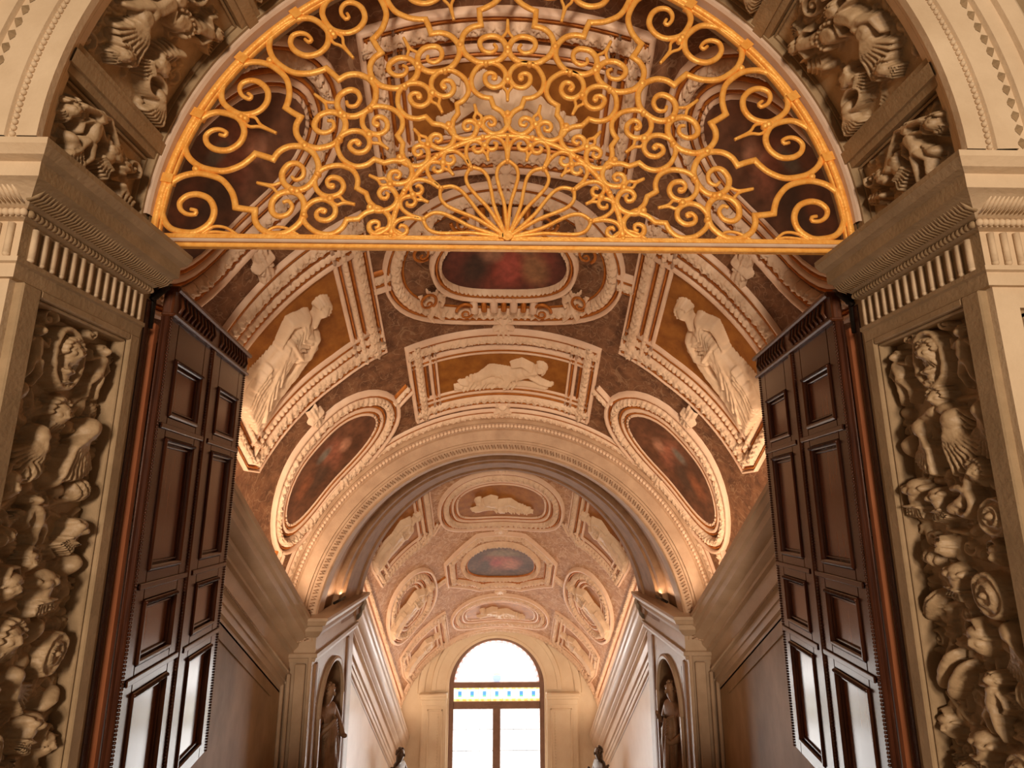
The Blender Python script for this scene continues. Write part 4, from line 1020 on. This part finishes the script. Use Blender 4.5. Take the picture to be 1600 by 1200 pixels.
# ================================================================== LANDING ARCH
ZL = 0.24
mb = MB()
prof = [(2.66, 7.20), (2.62, 7.13), (2.585, 7.11), (2.55, 7.13), (2.545, 7.15), (2.475, 7.15), (2.47, 7.13), (2.45, 7.12), (2.33, 7.12), (2.325, 7.14), (2.30, 7.145), (2.295, 7.16), (2.20, 7.18), (2.185, 7.17), (2.17, 7.19), (2.17, 7.42)]
arc_sweep(mb, prof, ZL, n=120)
o = mb.build('wall_arch', M['arch'], smooth=False); auto_smooth(o, 25); o.name = 'wall_landing_arch'; tag(o, 'moulded stone arch opening onto the landing', None, None, 'structure')
mb2 = MB()
for i in range(170):
    a = PI * (i + .5) / 170; c, s_ = math.cos(a), math.sin(a); mb2.sphere((2.51 * c, 7.145, ZL + 2.51 * s_), (.026, .022, .026), 6, 4)
mb2.build('leaf_band', M['stucco'], o, True)
mb2 = MB()
for i in range(96):
    a = PI * (i + .5) / 96; pts = [((2.225 + .0) * math.cos(a + t), 7.165, ZL + (2.247 + .03 * q) * math.sin(a + t)) for t, q in ((-.009, -1), (-.004, 1), (.004, -.5), (.009, 1))]
    mb2.tube([(r * math.cos(a + t), 7.162, ZL + r * math.sin(a + t)) for t, r in ((-.011, 2.225), (-.004, 2.275), (.004, 2.225), (.011, 2.275))], .008, 5)
mb2.build('frieze_ornament', M['arch_dark'], o, True)
mb = MB()
arc_sweep(mb, [(2.17, 7.42), (2.20, 7.44), (2.24, 7.46), (2.24, 8.02), (2.17, 8.05), (2.17, 8.22), (2.14, 8.25), (2.12, 8.5), (2.12, 8.85), (2.09, 8.88), (2.09, 9.12), (2.45, 9.12)], ZL, n=120)
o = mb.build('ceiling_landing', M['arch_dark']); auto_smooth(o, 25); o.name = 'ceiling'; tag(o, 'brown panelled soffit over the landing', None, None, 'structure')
for sx, nm in ((-1, 'left'), (1, 'right')):
    # jamb and face pilaster
    mb = MB()
    mb.box(sx * 2.17, sx * 2.75, 7.20, 7.48, -2.9, ZL + .02); mb.box(sx * 2.17, sx * 2.75, 8.62, 9.12, -2.9, ZL)
    mb.box(sx * 2.17, sx * 2.75, 7.48, 8.62, -.12, ZL); mb.box(sx * 2.17, sx * 2.75, 7.48, 8.62, -2.9, -2.05)
    # niche surround rounding
    P = []
    for i in range(13):
        a = PI * i / 12; P.append([(sx * 2.17, 8.05 + .5 * math.cos(a), -.68 + .5 * math.sin(a)), (sx * 2.17, 8.05 + .57 * math.cos(a) * 1.01, -.12 if 0 < i < 12 else -.68)])
    mb.grid(P)
    for k in (0, 1): mb.box(sx * 2.17, sx * 2.4, *((7.48, 7.55) if k else (8.55, 8.62)), -2.1, -.68)
    # pilaster mouldings on the near face
    mb.box(sx * 2.17, sx * 2.215, 7.155, 7.2, -2.9, 0.1, .01); mb.box(sx * 2.24, sx * 2.36, 7.15, 7.2, -2.9, .0, .01); mb.box(sx * 2.40, sx * 2.44, 7.14, 7.2, -2.9, -.1, .012); mb.box(sx * 2.46, sx * 2.5, 7.12, 7.2, -2.9, -.2, .012)
    o = mb.build('wall_landing_%s' % nm, M['cornice']); tag(o, '%s jamb of the landing with a niche' % nm, None, None, 'structure')
    mb2 = MB()      # dark moulded strips framing the niche
    for (ya, yb) in ((7.27, 7.36), (8.72, 8.82)):
        mb2.box(sx * 2.150, sx * 2.18, ya, yb, -2.9, -.02, .01)
    mb2.build('moulded_strip', M['arch_dark'], o)
    # niche: half dome over a half cylinder
    mb = MB(); P = []
    for i in range(17):
        a = PI * i / 16; row = [(sx * (2.17 + .42 * math.sin(a)), 8.05 + .5 * math.cos(a), z) for z in (-2.1, -1.5, -1.0, -.68)]
        for k in range(1, 9): e_ = PI / 2 * k / 8; row.append((sx * (2.17 + .42 * math.sin(a) * math.cos(e_)), 8.05 + .5 * math.cos(a) * math.cos(e_), -.68 + .5 * math.sin(e_)))
        P.append(row)
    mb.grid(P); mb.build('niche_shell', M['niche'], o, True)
    mb = MB(); P = [[(sx * x, 8.05 + r * math.cos(a), -.68 + r * math.sin(a)) for (x, r) in ((2.17, .5), (2.135, .5), (2.125, .53), (2.135, .56), (2.17, .56))] for a in np.linspace(0, PI, 25)]
    mb.grid(P)
    for g in (-1, 1): mb.box(sx * 2.13, sx * 2.17, 8.05 + g * .5, 8.05 + g * .56, -2.05, -.68, .008)
    mb.build('niche_archivolt', M['cornice'], o, False)
    # impost block wrapping the jamb
    pr = [(0, -.20), (.03, -.20), (.04, -.16), (.06, -.15), (.06, -.11), (.03, -.10), (.03, .06), (.06, .08), (.10, .13), (.11, .14), (.11, .19), (.15, .205), (.17, .25), (.18, .255), (.18, .29), (0, .32)]
    path = [(2.7, 7.20), (2.17, 7.20), (2.17, 9.12), (2.7, 9.12)]; nr = [(0, -1), (-1, -1), (-1, 1), (0, 1)]
    mb = MB(); mb.grid([[(sx * (px + nx * p_), py + ny * p_ * .8, .22 + z) for p_, z in pr] for (px, py), (nx, ny) in zip(path, nr)])
    o = mb.build('trim_%d' % (10 if sx < 0 else 11), M['cornice']); auto_smooth(o, 25); tag(o, 'moulded impost on the %s jamb of the landing' % nm, None, None, 'structure')

# statues in the landing niches: robed figures built as one skinned body surface
def statue(loc, H_, face, name, label, m, seed=0, club=False):
    """loc: foot centre, H_: total height, face: angle of the facing direction"""
    root = thing(name, label, 'statue', loc, 'statues in the landing niches' if name[0] == 'n' else 'dark statues beside the window'); rn = random.Random(seed)
    me = bpy.data.meshes.new('body'); k = H_ / 1.8
    J = {'pel': (0, 0, .98), 'wa': (.01, 0, 1.12), 'ch': (0, 0, 1.34), 'nk': (0, 0, 1.50), 'hb': (.03, 0, 1.58), 'hd': (.05, 0, 1.68), 'ht': (.03, 0, 1.76),
         'sl': (0, .18, 1.42), 'el': (.06, .30, 1.18), 'hl': (.20, .20, 1.05), 'fl': (.27, .15, 1.07), 'sr': (0, -.18, 1.42), 'er': (.04, -.28, 1.16), 'hr': (.20, -.16, 1.30), 'fr': (.24, -.10, 1.36),
         'tl': (.01, .10, .90), 'kl': (.07, .12, .52), 'al': (0, .13, .10), 'ol': (.14, .15, .04), 'tr': (.01, -.10, .90), 'kr': (.02, -.13, .52), 'ar': (-.03, -.12, .10), 'or': (.10, -.16, .04)}
    Rr = dict(pel=.165, wa=.135, ch=.17, nk=.065, hb=.085, hd=.10, ht=.06, sl=.075, el=.052, hl=.034, fl=.028, sr=.075, er=.052, hr=.034, fr=.028, tl=.12, kl=.085, al=.05, ol=.04, tr=.12, kr=.085, ar=.05)
    Rr['or'] = .04
    E_ = [('pel', 'wa'), ('wa', 'ch'), ('ch', 'nk'), ('nk', 'hb'), ('hb', 'hd'), ('hd', 'ht'), ('ch', 'sl'), ('sl', 'el'), ('el', 'hl'), ('hl', 'fl'), ('ch', 'sr'), ('sr', 'er'), ('er', 'hr'), ('hr', 'fr'), ('pel', 'tl'), ('tl', 'kl'), ('kl', 'al'), ('al', 'ol'), ('pel', 'tr'), ('tr', 'kr'), ('kr', 'ar'), ('ar', 'or')]
    ks = list(J); me.from_pydata([tuple(c * k for c in J[q]) for q in ks], [(ks.index(a), ks.index(b)) for a, b in E_], [])
    o = bpy.data.objects.new('body', me); COL.objects.link(o); o.parent = root; o.rotation_euler = (0, 0, face); me.materials.append(M[m])
    md = o.modifiers.new('skin', 'SKIN'); md.use_smooth_shade = True
    for i, q in enumerate(ks): sv = me.skin_vertices[0].data[i]; sv.radius = (Rr[q] * k, Rr[q] * k * (.8 if q in ('ch', 'wa', 'pel') else 1)); sv.use_root = (q == 'pel')
    o.modifiers.new('sub', 'SUBSURF').levels = 2; o.modifiers['sub'].render_levels = 2
    # drapery: pleated shell from the waist down and over one shoulder
    mb = MB(); n = 72; P = []
    for i in range(n):
        a = 2 * PI * i / n; row = []
        for j in range(15):
            f = j / 14; z = 1.30 - 1.26 * f; r0 = .17 + .10 * f + .02 * math.sin(5 * f)
            pl = (.006 + .022 * f) * (math.sin(9 * a + 2.2 * f * 3 + seed) + .5 * math.sin(17 * a - 4 * f))
            row.append(((r0 * .85 + pl) * math.cos(a) * k + .02 * k, (r0 * 1.0 + pl) * math.sin(a) * k, z * k))
        P.append(row)
    mb.grid(P, closed_u=True); d = mb.build('drapery', M[m], root, True); d.rotation_euler = (0, 0, face)
    mb = MB()
    for q in range(6): mb.tube([((-.10 + .02 * q) * k, .19 * k, (1.46 - .03 * q) * k), ((.155 + .006 * q) * k, .05 * k, (1.30 - .035 * q) * k), ((.12) * k, (-.18) * k, (1.10 - .03 * q) * k)], .022 * k, 6)
    for q in range(34): a = rn.uniform(.9, 2 * PI - .9); e = rn.uniform(-.3, 1.4); mb.sphere((.04 * k + .082 * k * math.cos(a) * math.cos(e), .082 * k * math.sin(a) * math.cos(e), (1.68 + .085 * math.sin(e)) * k), .026 * k, 7, 5)
    mb.sphere((.135 * k, 0, 1.64 * k), (.02 * k, .016 * k, .03 * k), 8, 6)
    if club: mb.tube([(.24 * k, .16 * k, 1.10 * k), (.28 * k, .2 * k, .6 * k), (.26 * k, .22 * k, .1 * k)], [.03 * k, .04 * k, .06 * k], 8)
    h_ = mb.build('mantle_and_hair', M[m], root, True); h_.rotation_euler = (0, 0, face)
    mb = MB(); mb.lathe([(0, 0), (.24 * k, 0), (.26 * k, -.03 * k), (.24 * k, -.06 * k), (.24 * k, -.22 * k), (.28 * k, -.26 * k), (0, -.26 * k)], (0, 0, .03 * k), 24)
    mb.build('plinth', M[m], root)
statue((-2.22, 8.02, -2.02), 1.62, 0.0 - .25, 'niche_statue', 'robed stone statue standing in the left niche of the landing', 'statue', 1)
statue((2.22, 8.02, -2.02), 1.62, PI + .25, 'niche_statue', 'robed stone statue standing in the right niche of the landing', 'statue', 4, True)

# ================================================================== SECOND FLIGHT
z2tip = lambda y: .19 - .70 * (y - 9.42)
C2 = [(x - .2, z * 1.05) for x, z in C1]; C2[0] = (2.45, .02)
V2A, V2B = 9.12, 14.2
mb = MB(); P = []
for i in range(61):
    a = (-84 + 168 * i / 60) * D2R * V2.R; P.append([V2.P(a, V2A + (V2B - V2A) * j / 20, 0) for j in range(21)])
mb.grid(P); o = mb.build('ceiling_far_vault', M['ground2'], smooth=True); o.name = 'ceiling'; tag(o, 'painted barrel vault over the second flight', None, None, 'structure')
for sx, nm in ((-1, 'left'), (1, 'right')):
    o = side_profile_extrude('trim_%d' % (12 if sx < 0 else 13), C2, 9.1, 14.2, z2tip, sx, M['wall_far'], 'pale sloping cornice on the %s wall of the second flight' % nm)
    mb = MB()
    for i in range(150): y = 9.2 + 4.95 * i / 150; mb.box(sx * 2.20, sx * 2.24, y, y + .018, z2tip(y) - .41, z2tip(y) - .36)
    mb.build('dentil_row', M['wall_far'], o)
    mb = MB(); ys = np.linspace(9.1, 14.2, 20); mb.grid([[(sx * 2.3, y, z2tip(y) - .82), (sx * 2.3, y, -6.2)] for y in ys])
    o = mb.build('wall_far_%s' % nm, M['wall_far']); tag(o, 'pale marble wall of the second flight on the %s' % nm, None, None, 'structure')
R2 = V2.R
B2A = [('p', .045, .045), ('g', .018, .04), ('l', .09, .045), ('g', .015, .03), ('p', .04, .03), ('g', .014, .03), ('p', .035, .022)]
B2C = [('p', .03, .04), ('l', .10, .05), ('g', .02, .04), ('e', .07, .035), ('g', .018, .04), ('p', .05, .035)]
w27 = 27 * D2R * R2
for (y0, y1, lb) in ((9.26, 10.62, 'nearest oval of the far vault, with a reclining figure on gold'), (12.66, 13.88, 'last oval of the far vault before the window, with a reclining figure')):
    r_ = panel(V2, ellipse_path(0, (y0 + y1) / 2, w27, (y1 - y0) / 2, V2, 44, .8), B2A, 'ceiling_panel', lb, 'ceiling panel', (y0 + y1) / 2, 0, 1.35)
    figure_on(V2, reclining(int(y0)), r_, 0, (y0 + y1) / 2 + .02, PI, name='reclining_figure', hs=1.3)
# octagon
y0, y1 = 10.74, 12.44; b0, b1 = y0 * V2.k, y1 * V2.k; c_ = (b0 + b1) / 2
p = [(-.45, b0), (.45, b0), (w27, c_ - .42), (w27, c_ + .42), (.45, b1), (-.45, b1), (-w27, c_ + .42), (-w27, c_ - .42)]
r_ = panel(V2, p, [('p', .05, .06), ('g', .02, .045), ('l', .13, .055), ('g', .02, .03)], 'ceiling_panel', 'octagonal stucco frame with a dusky rose painting in the far vault', 'ceiling panel', (y0 + y1) / 2, 0, 1.1, ground='ground2')
pic = ellipse_path(0, 11.56, .66, .46, V2, 36, .9)
frame(V2, inset(pic, -.13), True, [('l', .10, .09), ('g', .03, .07)], r_)
field(V2, pic, M['fresco'], r_, 'painted_scene', .03, [(0, 0, .38, .28, 0, (.38, .12, .08)), (.2, .1, .16, .2, .4, (.45, .19, .12)), (-.3, .1, .14, .22, 0, (.12, .07, .04)), (.05, -.3, .3, .12, 0, (.28, .2, .12)), (-.1, .05, .12, .12, 0, (.40, .10, .08))], (.15, .08, .045), 6)
for sx, nm in ((-1, 'left'), (1, 'right')):
    for (y0, y1, wh, sd) in ((8.98, 10.42, 'next to the landing', 1), (12.75, 14.1, 'next to the window', 2)):
        a0, a1 = 29 * D2R * R2, 61 * D2R * R2; b0, b1 = y0 * V2.k, y1 * V2.k
        p = [(a0, b0), (a1, b0), (a1 + .06, (b0 + b1) / 2), (a1 - .05, b1 - .08), (a0 + .2, b1), (a0, b1 - .22)]
        if sx < 0: p = [(-a, b) for a, b in p][::-1]
        r_ = panel(V2, p, B2C, 'ceiling_panel', 'stucco panel with a standing figure, %s side of the far vault, %s' % (nm, wh), 'ceiling panel', (y0 + y1) / 2, sx * (a0 + a1) / 2, 1.1)
        figure_on(V2, standing(40 + sd), r_, sx * 47.5 * D2R * R2, (y0 + y1) / 2, (-PI / 2 if sx > 0 else PI / 2) + PI, flipx=(sx < 0), name='draped_figure', hs=1.2)
    a0, a1 = 31.5 * D2R * R2, 64 * D2R * R2
    p = ellipse_path(sx * (a0 + a1) / 2, 11.65, (a1 - a0) / 2, .82, V2, 36, .85)
    r_ = panel(V2, p, B2A, 'ceiling_panel', 'rounded stucco frame with a white figure on gold, %s side of the far vault' % nm, 'ceiling panel', 11.65, sx * (a0 + a1) / 2, 1.5, ground='gold_ground')
    figure_on(V2, standing(50), r_, sx * 48 * D2R * R2, 11.65, (-PI / 2 if sx > 0 else PI / 2) + PI, flipx=(sx < 0), name='draped_figure', hs=1.5, sc=1.1)
    strap(V2, sx * w27, 10.1, sx * 31 * D2R * R2, 10.3, 'stucco strap beside the nearest oval of the far vault, %s' % nm, None, .12)
    strap(V2, sx * w27 * .98, 11.7, sx * 32.5 * D2R * R2, 11.75, 'stucco strap beside the octagon of the far vault, %s' % nm, None, .16)
    root = thing('ceiling_border', 'carved stucco band above the %s cornice of the far vault' % nm, 'moulding', (sx * 2.2, 11, -1))
    p = [(sx * 66 * D2R * R2, 9.2 * V2.k), (sx * 66 * D2R * R2, 14.1 * V2.k)]
    if sx > 0: p = p[::-1]
    frame(V2, p, False, [('l', .09, .05), ('g', .02, .03), ('p', .10, .035), ('g', .02, .03), ('l', .09, .05)], root)
for (ys, wh) in ((9.20, 'at the near crown of the far vault'), (10.68, 'between the near oval and the octagon'), (12.55, 'between the octagon and the last oval')):
    leaf_boss(V2, 0, ys, .26, 'leafy stucco boss ' + wh, rot=PI)
root = thing('ceiling_border', 'carved stucco band round the window end of the far vault', 'moulding', (0, 14, -1.2))
frame(V2, [(a, 13.95 * V2.k) for a in np.linspace(-80, 80, 70) * D2R * R2], False, [('p', .05, .04), ('g', .02, .03), ('l', .11, .05), ('g', .02, .03)], root)

# ================================================================== END WALL AND WINDOW
WX, WZ, WY = -.07, -2.19, 14.2
mb = MB()
arch_face(mb, 1.08, (-2.6, 2.6, .4), WY + .02, WZ, cx=WX)
mb.box(-2.6, WX - 1.08, WY + .02, WY + .3, -6.2, WZ); mb.box(WX + 1.08, 2.6, WY + .02, WY + .3, -6.2, WZ)
arc_sweep(mb, [(1.08, WY), (1.08, WY + .35)], WZ, WX, 48)
o = mb.build('wall_end', M['end_wall']); tag(o, 'warm stone end wall round the window', None, None, 'structure')
mb = MB(); arc_sweep(mb, [(1.08, WY + .02), (1.08, WY - .04), (1.14, WY - .05), (1.15, WY - .03), (1.36, WY - .05), (1.37, WY - .07), (1.46, WY - .08), (1.48, WY + .02)], WZ - .02, WX, 64)
arc_sweep(mb, [(1.70, WY + .02), (1.70, WY - .02), (1.74, WY - .04), (1.83, WY - .06), (1.86, WY + .02)], WZ - .1, 0, 64)
for g in (-1, 1):
    x0 = WX + g * 1.10; x1 = g * 1.80
    mb.box(x0, x1, WY - .16, WY + .02, -2.33, -2.27, .015); mb.box(x0, x1 - g * .02, WY - .12, WY + .02, -2.40, -2.33, .012); mb.box(x0 + g * .02, x1 - g * .05, WY - .09, WY + .02, -2.52, -2.40, .012)
    mb.box(x0 + g * .02, x1 - g * .06, WY - .06, WY + .02, -6.2, -2.52)
    mb.box(x0 + g * .10, x0 + g * .14, WY - .08, WY - .05, -6.2, -2.60, .01); mb.box(x1 - g * .22, x1 - g * .18, WY - .08, WY - .05, -6.2, -2.60, .01); mb.box(x0 + g * .10, x1 - g * .18, WY - .08, WY - .05, -2.64, -2.60, .01)
    for k in range(40): mb.sphere((x0 + g * .20, WY - .065, -2.7 - k * .06), (.018, .012, .022), 6, 4)
o = mb.build('trim_14', M['end_wall']); auto_smooth(o, 30); tag(o, 'archivolt and pilasters round the far window', None, None, 'structure')
def window():
    root = structure('window_1', 'tall arched stained glass window at the end of the stairs')
    y = WY + .16; m = M['win_frame']
    mb = MB(); arc_sweep(mb, [(1.08, y - .05), (.985, y - .05), (.975, y - .035), (.975, y + .05), (1.08, y + .05)], WZ, WX, 60)
    for g in (-1, 1): mb.box(WX + g * .975, WX + g * 1.08, y - .05, y + .05, -6.2, WZ)
    mb.box(WX - 1.0, WX + 1.0, y - .05, y + .05, WZ - .03, WZ + .09, .012)          # transom under the fanlight
    mb.box(WX - 1.0, WX + 1.0, y - .05, y + .05, -2.66, -2.50, .012)
    mb.box(WX - .085, WX + .085, y - .045, y + .05, -6.1, -2.62, .012)
    mb.box(WX - .30, WX + .12, y - .07, y - .04, -2.585, -2.565, .004)
    mb.build('window_frame', m, root)
    def pane(x0, x1, z0, z1, colf, name, arch=False, nx=60, nz=30):
        vs_ = []; fs = []; cc = []
        for i in range(nx + 1):
            for j in range(nz + 1):
                u, v = i / nx, j / nz
                if arch:
                    t = PI * u; r = v * .98; px, pz = WX + r * math.cos(t), WZ + .05 + r * math.sin(t) * .96
                else: px, pz = x0 + (x1 - x0) * u, z0 + (z1 - z0) * v
                vs_.append((px, y + .01, pz)); cc.append(colf(px, pz, u, v))
        for i in range(nx):
            for j in range(nz): a = i * (nz + 1) + j; fs.append((a, a + nz + 1, a + nz + 2, a + 1))
        o = link_mesh(name, vs_, fs, M['glass'], root, smooth=False)
        ca = o.data.color_attributes.new('paint', 'FLOAT_COLOR', 'POINT'); ca.data.foreach_set('color', np.array([(*c, 1) for c in cc], np.float32).ravel())
    rr = random.Random(3)
    def cf(px, pz, u, v):      # fanlight: pale with a fringe of red at the rim, small arms at the foot
        q = rr.uniform(.86, 1.0)
        if v > .93 and int(u * 44) % 2 == 0: return (.95, .35, .30)
        if math.hypot(px - WX, (pz - WZ - .17) * 1.0) < .10: return (.35, .45, .75) if pz < WZ + .22 else (.9, .85, .3)
        return (q, q, 1.0 * q + .0)
    def cb(px, pz, u, v):
        k = u * 7; f = k - int(k)
        if .36 < f < .64 and .25 < v < .75: return (.08, .25, .55) if v > .4 else (.15, .5, .25)
        if v > .82 or v < .15: return (.95, .5, .12) if int(u * 28) % 2 else (.95, .85, .3)
        return (.97, .96, .93)
    def cl(px, pz, u, v): q = rr.uniform(.86, 1.0); return (q, q, q)
    pane(0, 0, 0, 0, cf, 'fanlight_pane', True, 132, 28)
    pane(WX - .98, WX + .98, -2.50, -2.22, cb, 'painted_band_pane', False, 112, 16)
    pane(WX - .98, WX - .08, -6.1, -2.66, cl, 'clear_pane', False, 20, 60); pane(WX + .08, WX + .98, -6.1, -2.66, cl, 'clear_pane', False, 20, 60)
    mb = MB()
    for k in range(7): mb.box(WX - .98 + .28 * k - .004, WX - .98 + .28 * k + .004, y, y + .012, -2.5, -2.22)
    for r in (.92,): mb.tube([(WX + r * math.cos(a), y, WZ + .05 + r * math.sin(a) * .96) for a in np.linspace(.05, PI - .05, 50)], .005, 5)
    for g in (-1, 1):
        for k in range(1, 8): z = -2.66 - .43 * k; mb.box(WX + g * .08, WX + g * .98, y, y + .01, z - .004, z + .004)
        for k in range(1, 3): x = WX + g * (.08 + .3 * k); mb.box(x - .003, x + .003, y, y + .01, -6.1, -2.66)
    mb.build('lead_cames', M['lead'], root)
window()
statue((-1.93, 12.3, -4.30), 1.62, -.3, 'stair_statue', 'dark slender statue on the stair wall left of the window', 'bronze', 7)
statue((1.93, 12.3, -4.30), 1.62, PI + .3, 'stair_statue', 'dark slender statue on the stair wall right of the window', 'bronze', 9)
for sx, nm in ((-1, 'left'), (1, 'right')):
    mb = MB(); mb.box(sx * 1.65, sx * 2.25, 12.0, 12.6, -6.4, -4.70); o = mb.build('pedestal', M['wall_far']); tag(o, 'plain stone pedestal under the dark statue, %s of the far stairs' % nm, 'pedestal')

# ================================================================== uplights on the cornices
def uplight(name, label, loc, length, energy, along, tilt, color=WARM, group=None):
    root = thing(name, label, 'lamp', loc, group or 'uplights on the cornices')
    y0 = -length / 2; mb = MB(); s_ = along
    mb.tube([(0, -length / 2 , length / 2 * s_), (0, length / 2, -length / 2 * s_)], .018, 8); mb.build('lamp_housing', M['iron'], root, True)
    d = bpy.data.lights.new(name + '_light', 'AREA'); d.shape = 'RECTANGLE'; d.size = length * math.sqrt(1 + s_ * s_); d.size_y = .06; d.energy = energy; d.color = color
    o = bpy.data.objects.new('lamp_light', d); COL.objects.link(o); o.parent = root; o.location = (-.0, 0, .045)
    # local X along the sloping cornice, -Z pointing to `tilt`
    X = Vector((0, 1, -s_)).normalized(); Zl = -Vector(tilt).normalized(); Zl = (Zl - X * Zl.dot(X)).normalized(); Yv = Zl.cross(X)
    from mathutils import Matrix
    o.rotation_euler = Matrix((X, Yv, Zl)).transposed().to_euler()
for sx, nm in ((-1, 'left'), (1, 'right')):
    yc = 5.65; uplight('strip_lamp', 'dark strip uplight lying on the %s cornice of the first flight' % nm, (sx * 2.33, yc, z1tip(yc) + .05), 2.5, LAMPS['v1'], .62, (-sx * .55, 0, 1))
    yc = 11.6; uplight('strip_lamp', 'dark strip uplight lying on the %s cornice of the far flight' % nm, (sx * 2.10, yc, z2tip(yc) + .05), 4.4, LAMPS['v2'], .70, (-sx * .6, 0, 1))
    uplight('strip_lamp', 'short uplight on the %s impost of the landing' % nm, (sx * 2.10, 7.95, .58), .5, LAMPS['landing'], 0, (-sx * .15, 0, 1))

# fill lights added on the stairs, unseen below the frame, to brighten the vault
for k, (lx, ly, lz) in enumerate(((-.9, 5.3, -1.05), (.9, 5.3, -1.05))):
    root = thing('floor_lantern', 'added fill light in a bronze bowl, on the stairs on the %s' % ('left', 'right')[k], 'lamp', (lx, ly, lz), 'added fill lights on the stairs')
    mb = MB(); mb.lathe([(0, -.13), (.16, -.13), (.17, -.10), (.05, -.07), (.05, -.03), (.2, .05), (.22, .10), (.205, .10), (.18, .03), (0, .02)], (0, 0, 0), 24); mb.build('fill_light_bowl', M['bronze'], root, True)
    d = bpy.data.lights.new('floor_lantern_light', 'AREA'); d.shape = 'DISK'; d.size = .34; d.energy = LAMPS['stair']; d.color = (1.0, .72, .48)
    o = bpy.data.objects.new('lamp_light', d); COL.objects.link(o); o.parent = root; o.location = (0, 0, .09); o.rotation_euler = (PI - .12, 0, 0)
